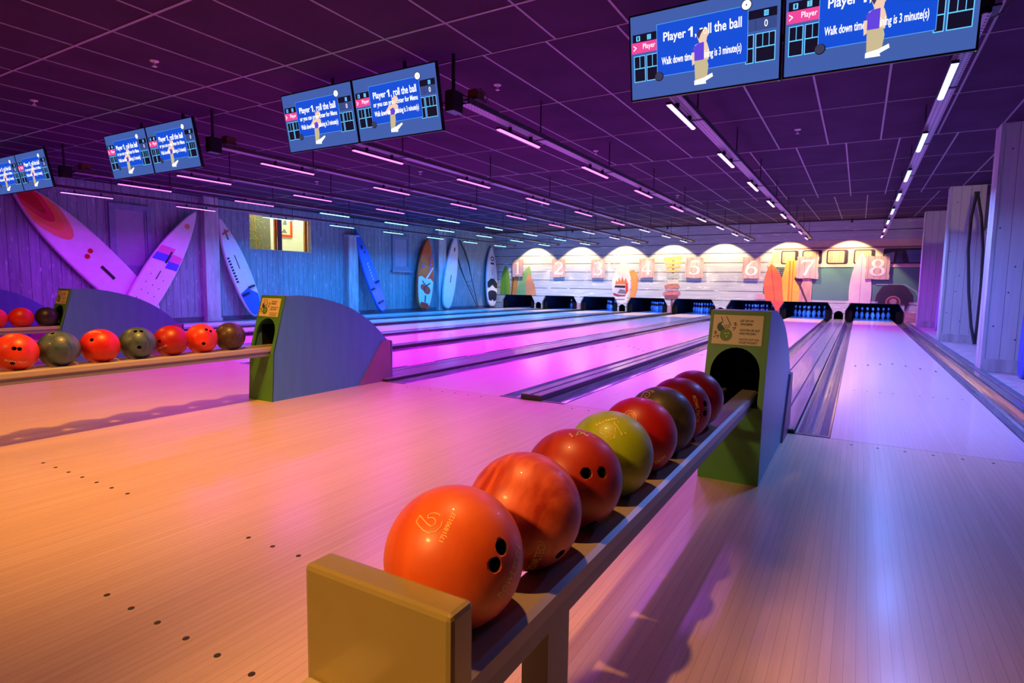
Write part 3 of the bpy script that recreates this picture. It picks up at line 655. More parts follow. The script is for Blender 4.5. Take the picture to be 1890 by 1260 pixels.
    if not three:
        q([(.47, .36), (.49, .31), (.53, .30), (.545, .33), (.552, .37), (.54, .40), (.535, .46), (.49, .46)], 'skin', 9)
        q([(.47, .36), (.485, .305), (.52, .30), (.50, .35), (.485, .41)], 'disc', 10)
        q([(.46, .47), (.50, .44), (.54, .46), (.555, .55), (.55, .66), (.46, .66), (.445, .58)], 'skin', 8)
        q([(.445, .50), (.48, .455), (.52, .45), (.52, .65), (.45, .65), (.452, .56)], 'shirt', 10)
        q([(.435, .55), (.455, .55), (.455, .68), (.44, .70)], 'skin', 11)
        q([(.455, .65), (.54, .65), (.55, .72), (.54, .86), (.46, .88)], 'khaki', 12)
        q([(.455, .88), (.52, .86), (.575, .82), (.58, .86), (.53, .90), (.535, .93), (.455, .93)], 'wht', 13)
    else:
        q([(.46, .40), (.50, .36), (.53, .38), (.535, .45), (.50, .49), (.47, .48)], 'skin', 9)
        q([(.37, .58), (.42, .50), (.50, .48), (.53, .52), (.52, .62), (.48, .66), (.42, .64), (.38, .62)], 'skin', 8)
        q([(.43, .56), (.47, .54), (.49, .60), (.47, .66), (.43, .64)], 'shirt', 10)
        q([(.42, .65), (.48, .65), (.48, .74), (.46, .86), (.41, .86)], 'khaki', 11)
        q([(.41, .87), (.47, .85), (.55, .80), (.555, .82), (.49, .90), (.49, .93), (.41, .92)], 'wht', 12)
    mb.build('bowler_figure', ms, t)
    MB().box(SW/2-.012, -.001, -SH/2-.004, SW/2-.007, .004, -SH/2).build('power_light', emis('green led', (.03, .6, .06), 1), t)
    return t
mp2 = monitor_proto(False); mp3 = monitor_proto(True)
used2 = used3 = False
desc = {8: 'right screen of the nearest monitor pair, showing a walking bowler, cut by the frame top', 7: 'left screen of the nearest monitor pair, showing a walking bowler', 6: 'right screen of the second monitor pair, three lines of text', 5: 'left screen of the second monitor pair, three lines of text',
        4: 'right screen of the third monitor pair', 3: 'left screen of the third monitor pair', 2: 'right screen of the farthest monitor pair', 1: 'left screen of the farthest monitor pair at the picture edge'}
for pr in PAIRS:
    c = {(7, 8): -.92, (5, 6): -4.45, (3, 4): -7.84, (1, 2): -11.42}[pr]
    for n, sx in zip(pr, (-1, 1)):
        if n > 6: t = mp2 if not used2 else copytree(mp2); used2 = True
        else: t = mp3 if not used3 else copytree(mp3); used3 = True
        t.location = (c+sx*(SW/2+.003), -.255, 2.49+(.03 if n < 3 else 0)); t.rotation_euler = (math.radians(11), 0, 0)
        tag(t, desc[n], 'monitor', 'scoring monitors')
    h = empty('monitor_bracket', (c, -.1, CZ), 'dark steel ceiling bracket behind the monitors of lanes %s and %s' % (ORD[pr[0]], ORD[pr[1]]), 'bracket', 'monitor brackets')
    MB().box(-.5, -.02, -.42, .5, .02, -.38).build('crossbar', m_dark, h)
    for sx in (-.45, .45): MB().box(sx-.012, -.012, -.40, sx+.012, .012, 0).build('drop_rod', m_dark, h)
    if pr != (7, 8):
        sp = empty('speaker_box', (c+SW+.0, -.06, 2.41), 'small black box speaker right of the monitors of lanes %s and %s' % (ORD[pr[0]], ORD[pr[1]]), 'speaker', 'speakers by the monitors')
        MB().box(-.045, -.06, 0, .045, .08, .17).build('cabinet', m_plastic, sp, bevel=.004); MB().box(-.04, -.064, .01, .04, -.06, .16).build('grille', m_dark, sp)
        MB().box(-.012, -.01, .17, .012, .01, .48).build('mount', m_dark, sp)

# ------------------------------------------------------------------ ball return hoods
prof = [(-1.24, 0), (-1.22, .39), (-1.09, .838)]
top = [(-1.06, .842), (-.98, .8435), (-.87, .838), (-.74, .82), (-.618, .793), (-.50, .763), (-.383, .721), (-.26, .662), (-.137, .586), (-.03, .50), (.081, .402)]
def hood(cx, label, k):
    HWd = .143; t = empty('ball_return_hood', (cx, -1.24, 0), label, 'ball return', 'ball return hoods'); oy = 1.24
    outline = [(y+oy, z) for y, z in prof+top+[(.115, .397), (.127, 0)]]
    for sx in (-1, 1):
        x = sx*HWd; MB().prism([(x, y, z) for y, z in outline], (-sx*.012, 0, 0)).build('side_panel', m_hoodside, t)
    # roof following the curve
    tp = [(y+oy, z) for y, z in [prof[2]]+top+[(.115, .397)]]
    mb = MB()
    for (y0, z0), (y1, z1) in zip(tp[:-1], tp[1:]):
        mb.prism([(-HWd+.012, y0, z0), (-HWd+.012, y1, z1), (-HWd+.012, y1, z1-.012), (-HWd+.012, y0, z0-.012)], (2*HWd-.024, 0, 0))
    mb.build('curved_roof', m_hoodside, t)
    MB().box(-HWd+.012, oy+.1, 0, HWd-.012, oy+.112, .39).build('back_panel', m_hoodside, t)
    # front: lower panel, and the sloping upper panel with an arched mouth
    w = HWd-.0; MB().prism([(-w, -.008, 0), (w, -.008, 0), (w, .012, .375), (-w, .012, .375)], (0, .012, 0)).build('lower_front', m_hoodfront, t)
    def S(x, z): f = (z-.375)/(.838-.375); return (x, .012+f*(.142-.012)-.006, z)
    arch = [(-.117, .375), (-.117, .50)]+[(-.117*math.cos(a), .535+.125*math.sin(a)) for a in [PI*j/14 for j in range(0, 15)]]+[(.117, .50), (.117, .375)]
    poly = [(-w, .375)]+arch+[(w, .375), (w, .842), (-w, .842)]
    MB().prism([S(x, z) for x, z in poly], (0, .016, 0)).build('upper_front', m_hoodfront, t)
    # dark inner chamber with the lift drum
    MB().box(-HWd+.013, .18, .30, HWd-.013, oy+.05, .305).box(-HWd+.013, .95, .30, HWd-.013, .96, .55).box(-HWd+.0125, .12, .31, -HWd+.014, .95, .60).box(HWd-.014, .12, .31, HWd-.0125, .95, .60).build('inner_chamber', m_black, t)
    mb = MB(); mb.tube([(-.06, .62, .46), (.06, .62, .46)], .13, 20); mb.build('lift_wheel', m_dark, t)
    # end panel wedge
    for sx in (-1, 1):
        x = sx*HWd; MB().prism([(x, oy+.0, .395), (x, oy+.115, .397), (x, oy+.127, .0), (x, oy-.307, .0)], (sx*.012, 0, 0)).build('end_wedge', mat('grey end wedge', (.30, .13, .22), .5, noise=.1), t)
    MB().box(-HWd-.012, oy+.128, 0, HWd+.012, oy+.14, .39).build('rear_plate', m_hoodside, t)
    # warning sticker on the front
    st = MB(); f = lambda u, v, d=0.0: (lambda p: (p[0], p[1]-.0015-d, p[2]))(S(-.128+u*.242, .822-v*.152))
    def sq(mbx, pts, d): mbx.prism([f(u, v, d) for u, v in pts], (0, .0012, 0))
    sq(st, [(-.02, -.03), (1.02, -.03), (1.02, 1.03), (-.02, 1.03)], 0); o = st.build('sticker_border', m_stickgreen, t)
    st = MB(); sq(st, [(0.01, .02), (.99, .02), (.99, .98), (.01, .98)], .0006); o = st.build('sticker', m_cream, t)
    mt = MB(); pl = lambda u, v: f(u, -v, .002)
    for s, v, w_, b in (('LET OP UW', .20, .26, .02), ('VINGERS!', .31, .24, .02), ('ACHTEN SIE AUF', .50, .39, .01), ('IHRE FINGER!', .61, .32, .01), ('WATCH OUT FOR', .80, .39, .004), ('YOUR FINGERS!', .90, .36, .004)):
        flat_text(mt, s, .55+w_/2, -v, w_, .07, pl, b)
    mt.build('warning_text', m_ink, o)
    cc = lambda cu, cv, r, n=22: [(cu+r*math.cos(2*PI*k/n), cv+r*1.59*math.sin(2*PI*k/n)) for k in range(n)]
    mb = MB(); sq(mb, cc(.20, .42, .105), .0010); mb.build('ball_drawing', m_stickdark, o)
    mb = MB(); sq(mb, cc(.29, .68, .125), .0014); mb.build('ball_drawing', m_stickgreen, o)
    mb = MB(); sq(mb, cc(.27, .63, .016, 8), .0019); sq(mb, cc(.33, .62, .016, 8), .0019); sq(mb, cc(.30, .72, .016, 8), .0019); sq(mb, [(.20, .1), (.28, .08), (.36, .38), (.33, .46), (.27, .5), (.22, .40), (.17, .32), (.22, .26)], .0019)
    mb.build('hand_drawing', m_cream, o)
    mb = MB()
    def ln(a, b, wd=.006):
        d = Vector((b[0]-a[0], b[1]-a[1])); n = Vector((-d.y, d.x)).normalized()*wd; sq(mb, [(a[0]+n.x, a[1]+n.y*1.5), (b[0]+n.x, b[1]+n.y*1.5), (b[0]-n.x, b[1]-n.y*1.5), (a[0]-n.x, a[1]-n.y*1.5)], .0022)
    for a, b in (((.16, .08), (.20, .24)), ((.26, .06), (.37, .36)), ((.24, .34), (.27, .47)), ((.28, .33), (.31, .47)), ((.32, .33), (.34, .45)), ((.04, .60), (.09, .56)), ((.09, .56), (.06, .66)), ((.06, .66), (.11, .62)), ((.04, .78), (.10, .70)), ((.12, .80), (.14, .70)), ((.14, .70), (.11, .72)),
                 ((.42, .30), (.47, .26)), ((.47, .26), (.44, .36)), ((.44, .36), (.50, .33)), ((.40, .44), (.47, .42)), ((.47, .42), (.42, .52))): ln(a, b)
    mb.build('spark_lines', m_ink, o)
    return t
hood(PC[(7, 8)]+.009, 'green and pale blue ball return hood at the end of the nearest rack', 0)
hood(PC[(5, 6)]-.012, 'green and blue ball return hood at the left middle of the approach', 1)
hood(PC[(3, 4)]-.01, 'purple-lit ball return hood farther left with a sticker', 2)
hood(PC[(1, 2)]+.10, 'dark ball return hood cut off by the left picture edge', 3)

# ------------------------------------------------------------------ racks
def rack(cx, label, y_end):
    t = empty('ball_rack', (cx, 0, 0), label, 'ball rack', 'ball racks'); y1 = -1.05
    for sx in (-1, 1):
        P = [(.036, .432), (.040, .4345), (.104, .4345), (.115, .428), (.117, .405), (.110, .398), (.040, .412), (.036, .42)]
        MB().prism([(sx*x, y_end+.05, z) for x, z in P], (0, y1-y_end-.05, 0)).build('rail', m_rail, t)
        MB().box(sx*.108, y_end+.05, .365, sx*.098, y1, .404).build('side_beam', m_railside, t)
    MB().box(-.13, y_end, .02, .13, y_end+.05, .555).build('end_board', m_board, t, bevel=.008)
    MB().box(-.12, y_end-.10, .0, -.035, y_end-.001, .39).build('end_foot', m_cream, t, bevel=.004)
    for yy in (y_end+.33,):
        for sx in (-1, 1):
            MB().box(sx*.0975, yy, 0, sx*.045, yy+.085, .399).build('leg', m_railside, t)
    for yy in (-1.5,): MB().box(-.098, yy, .375, .098, yy+.05, .396).build('cross_bar', m_railside, t)
    return t
rack(-.958, 'nearest ball rack with a mustard end board holding eight balls', -3.69)
rack(-4.54, 'middle ball rack on the left holding seven balls', -4.3)
rack(-8.10, 'far left ball rack holding red balls', -4.3)

# ------------------------------------------------------------------ balls
BR = .108
def swirl(name, c1, c2, sc=6, rough=.42, dist=2.5, coat=.06):
    return mat(name, c1, rough, coat=coat, col2=c2, nscale=sc, distort=dist, stretch=(1, 1, .45))
def hit(px, py, c):
    d = ray(px, py).normalized(); oc = CP-c; b = oc.dot(d); q = oc.dot(oc)-BR*BR; disc = b*b-q
    if disc < 0: t = -b; p = CP+d*t; return (p-c).normalized()
    return (CP+d*(-b-math.sqrt(disc))-c).normalized()
def make_ball(c, m, holes, label, group, texts=(), inks=(), inkm=None):
    c = Vector(c)
    bm = bmesh.new(); bmesh.ops.create_uvsphere(bm, u_segments=128 if holes else 64, v_segments=72 if holes else 36, radius=BR); me = D.meshes.new('bowling_ball'); bm.to_mesh(me); bm.free()
    me.materials.append(m); me.materials.append(m_hole)
    o = D.objects.new('bowling_ball', me); COL.objects.link(o)
    if holes:
        for (hx, hy, r) in holes:
            r = r*.86; n = hit(hx, hy, c); R_ = n.to_track_quat('Z', 'Y').to_matrix().to_4x4(); cb = bmesh.new()
            bmesh.ops.create_cone(cb, cap_ends=True, segments=20, radius1=r, radius2=r, depth=.06, matrix=Matrix.Translation(n*(BR-.012))@R_)
            cm = D.meshes.new('cut'); cb.to_mesh(cm); cb.free(); cm.materials.append(m); cm.materials.append(m_hole)
            for p in cm.polygons: p.material_index = 1
            cu = D.objects.new('cut', cm); COL.objects.link(cu)
            md = o.modifiers.new('b', 'BOOLEAN'); md.object = cu; md.operation = 'DIFFERENCE'; md.solver = 'EXACT'
            bpy.context.view_layer.update()
            nm = D.meshes.new_from_object(o.evaluated_get(bpy.context.evaluated_depsgraph_get()))
            o.modifiers.clear(); D.objects.remove(cu); D.meshes.remove(cm)
            if len(nm.polygons) > 1500: o.data = nm; nm.name = 'bowling_ball'
            else: print('HOLE FAILED', label)
    for p in o.data.polygons: p.use_smooth = p.material_index == 0
    o.location = c; tag(o, label, 'bowling ball', group)
    for (s, a, b, h, outl, mm) in texts:            # text from image point a to b along the ball's surface
        na, nb = hit(*a, c), hit(*b, c); ang = na.angle(nb); ctr = ((na+nb)/2).normalized(); tx = (nb-na).normalized(); ty = ctr.cross(tx)
        vs, fs, W, H = textmesh(s, outline=outl) if outl else textmesh(s, bold=.01)
        width = BR*ang; out = []
        for v in vs:
            x = v.x*width/W; y = v.y*h/H; r = math.hypot(x, y); 
            if r < 1e-7: out.append(ctr*(BR+.0004)); continue
            dr = (tx*x+ty*y)/r; out.append((ctr*math.cos(r/BR)+dr*math.sin(r/BR))*(BR+.0004+v.z*width/W*.3))
        MB().add(out, fs).build('engraving', mm, o)
    for path, iw in [(q, .00085) if not isinstance(q, tuple) else q for q in inks]:
        P = [hit(px, py, c)*(BR+.0002) for px, py in path]
        MB().tube(P, iw, 6).build('engraving', inkm or m_gold, o)
    return o
orange1 = swirl('orange pearl ball', (.85, .15, .025), (.70, .095, .018), 5)
orange2 = swirl('salmon swirl ball', (.74, .13, .05), (.42, .035, .015), 7, dist=4)
maroon = swirl('maroon red ball', (.40, .03, .012), (.26, .015, .008), 6)
lime = swirl('lime green ball', (.32, .44, .010), (.24, .34, .008), 5)
crimson = swirl('crimson ball', (.42, .008, .012), (.32, .006, .01), 4)
crimson2 = swirl('deep red ball', (.45, .010, .02), (.30, .008, .012), 4)
olive = swirl('olive grey ball', (.085, .075, .045), (.045, .04, .03), 7)
redp = swirl('bright red ball', (.70, .02, .012), (.50, .012, .01), 4)
redo = swirl('red orange swirl ball', (.80, .05, .02), (.55, .02, .012), 6)
slate = swirl('slate grey swirl ball', (.075, .13, .19), (.03, .055, .085), 6, dist=4)
brown = swirl('dark brown netted ball', (.09, .05, .045), (.04, .02, .02), 22)
black = swirl('near black ball', (.03, .02, .03), (.015, .01, .02), 4)
cv = lambda L, ox, oy, k: [(ox+a/k, oy+b/k) for a, b in L]
LP1 = [(805, 200), (840, 195), (920, 320), (885, 330), (830, 235), (815, 225), (805, 200)]
LP2 = [(670, 300), (690, 245), (715, 285), (790, 238), (820, 260), (805, 365), (775, 372), (770, 340), (735, 355), (720, 330), (690, 320), (670, 300)]
LP3 = [(750, 310), (795, 275), (785, 330), (750, 310)]
G1 = 'balls on the nearest rack'; G2 = 'balls on the middle rack'; G3 = 'balls on the far rack'
RX, RZ = -.949, .532
ys = [-3.518, -3.296, -3.077, -2.853, -2.631, -2.413, -2.196, -1.976]
B = lambda i: (RX, ys[i], RZ)
make_ball(B(0), orange1, [(926, 1009, .0135), (914, 1042, .0125)], 'bright orange ball behind the end board, nearest of the rack', G1,
          [('17J1890127', (815, 1000), (840, 947), .009, 0, m_gold), ('BOWLTECH', (921, 1100), (957, 1008), .015, 0, m_gold)],
          [[(775.5, 951), (768.5, 963), (774, 971), (782, 979), (793, 984), (806, 980), (814, 972), (816.5, 962)], [(775.5, 951), (782, 959), (789, 967), (796, 971.5), (803, 968), (804.5, 960), (800, 955.5), (794, 955), (790, 957)], [(790, 957), (790, 951), (795, 947.5), (802, 946.5), (809, 948), (813, 951.5)]])
make_ball(B(1), orange2, [(1034, 1023, .0125)], 'salmon orange swirled ball, second from the end board', G1, [('BOWLTECH', (978, 1050), (1002, 998), .016, 0, m_gold)])
make_ball(B(2), maroon, [(1082, 873, .0135), (1112, 872, .0135), (1094, 966, .0125)], 'dark red scratched ball with two finger holes showing, third from the end board', G1, [], [(cv([(375, 318), (410, 356)], 980, 740, 5.25), .0024), (cv([(440, 338), (462, 300), (500, 312), (560, 345)], 980, 740, 5.25), .0022), (cv([(440, 338), (500, 318), (545, 305)], 980, 740, 5.25), .0018), (cv([(595, 345), (625, 358)], 980, 740, 5.25), .002)], mat('worn grey number', (.42, .30, .28), .5))
make_ball(B(3), lime, [], 'lime green ball with outlined 14, on the nearest rack', G1, [('0046193', (1138, 772), (1100, 784), .007, 0, m_gold)], [cv(LP1, 980, 740, 5.25), cv(LP2, 980, 740, 5.25), cv(LP3, 980, 740, 5.25)])
make_ball(B(4), crimson, [], 'plain crimson ball between the lime and the olive grey balls', G1, [('TECH', (1208, 855), (1228, 841), .012, 0, m_gold)], [cv([(200, 560), (225, 530), (265, 522), (300, 540), (325, 590), (320, 630)], 1120, 670, 6), cv([(235, 575), (245, 550), (265, 548), (290, 580), (300, 610)], 1120, 670, 6)])
make_ball(B(5), olive, [], 'olive grey ball with outlined number, on the nearest rack', G1, [], [cv([(380, 372), (400, 345), (415, 320), (450, 318), (475, 335), (470, 365), (440, 380), (420, 372), (430, 350), (450, 345)], 1120, 670, 6), cv([(455, 305), (520, 308), (525, 322), (490, 318)], 1120, 670, 6)])
make_ball(B(6), crimson2, [(1301.5, 745, .012), (1301, 762, .012)], 'deep red ball with vertical gold lettering, second from the hood', G1, [('BOWLTECH', (1281, 730), (1287, 778), .014, 0, m_gold)])
make_ball(B(7), crimson2, [], 'last red ball on the nearest rack, right at the hood mouth', G1)
y2 = [-2.816, -2.606, -2.383, -2.158, -1.940, -1.717, -1.492]
L2 = lambda i: (-4.54, y2[i], .532)
make_ball(L2(0), redo, [(26, 643, .0125), (36, 644, .0125), (23, 670, .013)], 'orange red ball at the left picture edge, middle rack', G2, [('BOWLTECH', (9, 664), (50, 668), .012, 0, m_white_ink)])
make_ball(L2(1), slate, [(97, 615, .0125)], 'larger looking slate grey swirled ball, second from the left on the middle rack', G2)
make_ball(L2(2), redp, [(169, 627, .0125)], 'glossy red ball with one hole between the two grey balls', G2, [('BOWLTECH', (154, 617), (186, 613), .012, 0, m_white_ink)])
make_ball(L2(3), slate, [(250, 611, .0125), (261, 611, .0125), (257, 641, .014)], 'slate grey ball with three holes between two red balls', G2)
make_ball(L2(4), crimson, [(294, 630, .0125), (288, 632, .012)], 'dark red ball right of the grey ball with three holes', G2, [('TECH', (293, 643), (307, 637), .012, 0, m_white_ink)])
make_ball(L2(5), redo, [(381, 608, .0125), (389, 611, .012), (376, 634, .0135)], 'bright red orange ball with three holes beside the brown ball', G2)
make_ball(L2(6), brown, [], 'dark brown netted ball nearest to the middle hood', G2)
make_ball((-8.10, -1.746, .532), redp, [], 'red ball at the very left edge on the far rack', G3)
make_ball((-8.10, -1.52, .532), redp, [], 'red ball on the far rack beside its hood', G3)
make_ball((-8.10, -1.29, .532), black, [], 'almost black ball entering the far hood', G3)

# ------------------------------------------------------------------ real surfboards leaning on the left wall
def surfboard(name, y0, z0, y1, z1, w, matm, label, group, decals, xoff=.05, th=.09, maxat=.42, tw=.3, nose=1.0, lean=.16, extra=None):
    """tail (y0,z0) standing on the floor, tip (y1,z1) leaning against the wall; local u across, v along"""
    k_ = (LWX+xoff+lean*.5+th-CP.x)/(LWX-CP.x)      # measured against the wall face, built on the deck's own plane
    y0, y1 = CP.y+(y0-CP.y)*k_, CP.y+(y1-CP.y)*k_; z1 = CP.z+(z1-CP.z)*k_; w *= k_
    Lb = math.hypot(y1-y0, z1-z0); ang = math.atan2(y1-y0, z1-z0)
    t = empty(name, (LWX+xoff+lean, y0, z0+.02), label, 'surfboard', group)
    tilt = math.atan2(lean, z1-z0)
    # local frame: X = away from wall, Y = u, Z = v
    t.rotation_euler = (Matrix.Rotation(-tilt, 3, 'Y')@Matrix.Rotation(-ang, 3, 'X')).to_euler()
    out = board_outline(0, 0, 0, Lb, w, 28, nose=nose, maxat=maxat, tw=tw)
    mb = MB(); n = len(out); cen = (0, Lb/2)
    def ring(s, x): return [(x, cen[0]+(a-cen[0])*s, cen[1]+(b-cen[1])*(1-(1-s)*.4)) for a, b in out]
    rings = [ring(.90, 0), ring(.97, .010), ring(1.0, th*.45), ring(.97, th*.9), ring(.90, th)]
    for r in rings: mb.v += r
    mb.sm = True
    for i in range(4):
        for k in range(n): mb.face([i*n+k, (i+1)*n+k, (i+1)*n+(k+1) % n, i*n+(k+1) % n])
    mb.sm = False
    mb.face(list(range(n))); mb.face([4*n+k for k in range(n)][::-1])
    mb.build('board', matm, t)
    deck = [(a*.90, cen[1]+(b-cen[1])*.96) for a, b in out]
    for i, (nm, polys, m) in enumerate(decals):
        mb = MB()
        for p in polys:
            # clip the decal to the deck outline
            q = p; 
            ctr = (0, Lb*.45); N_ = len(deck)
            area = sum(deck[k][0]*deck[(k+1) % N_][1]-deck[(k+1) % N_][0]*deck[k][1] for k in range(N_))
            sgn = 1 if area > 0 else -1
            for k in range(N_):
                a, b = deck[k], deck[(k+1) % N_]
                if abs(a[0]-b[0])+abs(a[1]-b[1]) < 1e-6: continue
                q = clip(q, lambda P_, a=a, b=b: sgn*((b[0]-a[0])*(P_[1]-a[1])-(b[1]-a[1])*(P_[0]-a[0])))
                if len(q) < 3: break
            if len(q) > 2: mb.prism([(th+.001+i*.0008, a, b) for a, b in q], (.0012, 0, 0))
        if mb.v: mb.build(nm, m, t)
    if extra: extra(t, th, Lb)
    return t
def ell(cu, cv, a, b, n=28): return [(cu+a*math.cos(2*PI*k/n), cv+b*math.sin(2*PI*k/n)) for k in range(n)]
GS = 'surfboards leaning along the left wall'
mcol = lambda n, c, r=.3: mat(n, lin(c), r, coat=.3, noise=.06)
w_board = mcol('white board gelcoat', (232, 228, 235)); w_blue = mcol('blue board gelcoat', (50, 120, 235)); w_red = mat('red brown board', (.85, .03, .02), .3, col2=(.8, .2, .03), nscale=1.4, coat=.3)
c_or = mcol('sunset orange', (250, 130, 70)); c_pk = mcol('hot pink red', (235, 30, 75)); c_rd = mcol('deep sunset red', (200, 10, 30)); c_sal = mcol('salmon', (250, 150, 110)); c_bl = mcol('stripe blue', (90, 90, 230)); c_pp = mcol('stripe pink', (230, 110, 190)); c_navy = mcol('navy pad', (20, 25, 55), .6); c_tq = mcol('pale aqua', (150, 225, 245)); c_mb = mcol('mid blue tail', (40, 110, 220))
def straps(pos):
    def f(t, th, Lb):
        for (u, v, s) in pos:
            MB().tube([(th, u-s, v), (th+.03, u-s*.6, v+.01), (th+.045, u, v+.015), (th+.03, u+s*.6, v+.01), (th, u+s, v)], .026, 6).build('foot_strap', c_navy, t)
    return f
LA = math.hypot(2.46, 2.55)
surfboard('windsurf_board', 2.88, .12, .44, 2.74, .80, w_board, 'long white windsurf board with red and orange sunset nose, leaning left behind the far hood', GS, [
    ('sunset_band', [ell(0, LA*.92, .30, 1.10)], c_sal), ('sunset_band', [ell(0, LA*.95, .245, .98)], c_or), ('sunset_band', [ell(0.0, LA*.97, .19, .86)], c_pk), ('sunset_band', [ell(0.0, LA*.98, .12, .70)], c_rd),
    ('tail_sun', [ell(0, .36, .19, .27)], c_sal), ('tail_sun', [ell(0, .16, .12, .14)], c_pk),
    ('red_logo', [ell(.07, 1.80, .05, .05, 16), ell(-.05, 1.76, .05, .05, 16)], c_rd), ('mast_slot', [[(-.03, 1.12), (.03, 1.12), (.03, 1.46), (-.03, 1.46)]], m_ink)], lean=.06, xoff=.01, tw=.5, nose=1.3)
LB = math.hypot(1.55, 2.48)
surfboard('windsurf_board', 2.40, .10, 3.97, 2.56, .68, w_board, 'white windsurf board with pink and blue bands and an orange dot, leaning right', GS, [
    ('pink_band', [[(-.5, 1.66), (.04, 1.82), (.04, 1.64), (-.5, 1.48)], [(.04, 1.68), (.5, 1.78), (.5, 1.62), (.04, 1.50)]], c_pp),
    ('blue_band', [[(-.5, 1.48), (.04, 1.64), (.04, 1.46), (-.5, 1.30)], [(.04, 1.50), (.5, 1.62), (.5, 1.46), (.04, 1.32)]], c_bl),
    ('orange_dot', [ell(.0, 2.42, .06, .06, 18)], c_sal), ('mast_track', [[(-.02, 1.42), (.02, 1.42), (.02, 1.72), (-.02, 1.72)], [(-.012, 1.0), (.008, 1.0), (.008, 1.22), (-.012, 1.22)]], m_ink),
    ('screw_holes', [ell(u, v, .012, .012, 8) for u in (-.15, 0, .15) for v in (.45, .65, .85, 1.05)], m_ink)], lean=.08, xoff=.12, th=.07, tw=.62, maxat=.35)
LC = math.hypot(.9, 2.42)
surfboard('windsurf_board', 5.44, .06, 4.54, 2.48, .56, w_board, 'white windsurf board with blue tail left of the lit window', GS, [
    ('blue_tail', [[(-.4, -.1), (.4, -.1), (.4, .35), (0, .75), (-.4, .62)]], c_mb), ('rainbow_logo', [[(-.02, 1.98), (.03, 1.98), (.03, 2.24), (-.02, 2.24)]], mcol('logo green', (40, 160, 120))), ('red_logo', [[(-.09, 2.12), (.1, 2.16), (.1, 2.21), (-.09, 2.17)]], c_pk),
    ('side_lettering', [[(-.22+.0, .95+i*.075), (-.155, .95+i*.075), (-.155, .995+i*.075), (-.22, .995+i*.075)] for i in range(9)], c_navy), ('mast_slot', [[(-.01, 1.25), (.01, 1.25), (.01, 1.6), (-.01, 1.6)]], m_ink)], extra=straps([(-.10, .62, .10), (.12, .74, .09)]))
surfboard('windsurf_board', 10.02, .03, 9.10, 2.60, .52, w_blue, 'plain blue windsurf board with black foot straps beside the second wall post', GS, [
    ('side_lettering', [[(-.03, 1.05+i*.1), (.035, 1.08+i*.1), (.03, 1.12+i*.1), (-.02, 1.09+i*.1)] for i in range(6)], w_board), ('nose_logo', [ell(-.02, 2.12, .04, .07, 10), ell(.03, 1.95, .03, .04, 8)], c_navy)], extra=straps([(-.12, .80, .10), (.13, .95, .10), (.0, .32, .13)]), lean=.3)
surfboard('windsurf_board', 12.10, .04, 12.62, 2.58, .92, w_red, 'red and brown windsurf board with aqua tail pad', GS, [
    ('aqua_tail', [[(-.5, .1), (-.5, 1.02), (-.25, 1.14), (0, 1.08), (.25, 1.14), (.5, 1.0), (.5, .1), (.12, .22), (-.1, .22)]], c_tq), ('red_tail', [[(-.2, -.1), (.2, -.1), (.2, .24), (-.2, .24)]], c_rd),
    ('red_pad', [ell(-.14, .76, .13, .11, 16), ell(.08, .70, .20, .15, 20)], mcol('pad red', (190, 50, 60))), ('white_lightning', [[(-.02, 1.1), (.06, 1.08), (.42, 1.62), (.40, 1.66)]], w_board),
    ('blue_letters', [ell(.22, 2.12-i*.16, .045, .06, 8) for i in range(5)]+[ell(-.2, 1.5, .06, .06, 8)], c_bl), ('black_vee', [[(-.2, 1.0), (.02, .86), (.24, 1.0), (.24, .95), (.02, .81), (-.2, .95)], [(-.01, .25), (.05, .25), (.05, .5), (-.01, .5)]], m_ink)], lean=.22)
surfboard('windsurf_board', 13.45, .03, 14.32, 2.84, .74, w_board, 'plain white windsurf board leaning right beside the third wall post', GS, [
    ('nose_logo', [ell(.0, 2.3, .05, .09, 10)], mcol('brown logo', (120, 80, 60))), ('mast_slot', [[(-.02, 1.0), (.02, 1.0), (.02, 1.3), (-.02, 1.3)]], m_ink)], lean=.2)
surfboard('windsurf_board', 16.68, .03, 16.82, 2.56, .84, w_board, 'white windsurf board with dark navy pads in the left rear corner', GS, [
    ('navy_pad', [[(-.5, .75), (-.36, 1.0), (-.1, 1.16), (.1, 1.16), (.36, 1.0), (.5, .75), (.2, .78), (0, .9), (-.2, .78)], [(-.4, .50), (-.25, .64), (0, .68), (.25, .64), (.4, .50), (.3, .28), (.1, .22), (0, .3), (-.1, .22), (-.3, .28)]], c_navy),
    ('round_logo', [ell(0, 1.98, .13, .10, 16)], c_navy), ('round_logo', [ell(0, 1.98, .08, .06, 16)], w_board), ('oval_logo', [ell(0, 1.78, .14, .045, 14)], c_navy), ('mast_slot', [[(-.012, 1.3), (.012, 1.3), (.012, 1.6), (-.012, 1.6)]], m_ink), ('side_line', [[(.16, 1.1), (.175, 1.1), (.12, 2.3), (.105, 2.3)]], c_bl)], lean=.14)
# windsurf boom leaning on the left wall
t = empty('windsurf_boom', (LWX+.3, 15.25, .02), 'black windsurf boom and thin mast leaning on the left wall near the corner', 'boom')
Q = lambda y, z, x=.0: (x-.22*z/2.7, y-15.25, z-.02)
MB().tube([Q(15.25, .06), Q(14.9, 1.25), Q(14.78, 1.75), Q(14.55, 2.25), Q(14.26, 2.62)], [.015, .015, .03, .035, .03], 8).build('mast', m_dark, t)
MB().tube([Q(15.2, .06), Q(14.5, 1.08), Q(14.2, 1.6), Q(14.05, 2.0)], [.014, .016, .03, .03], 8).build('boom_arm', m_dark, t)
MB().tube([Q(14.98, .62), Q(14.72, .95)], .01, 6).tube([Q(14.5, 1.08), Q(14.75, 1.05), Q(14.92, 1.12)], .01, 6).build('line', m_dark, t)

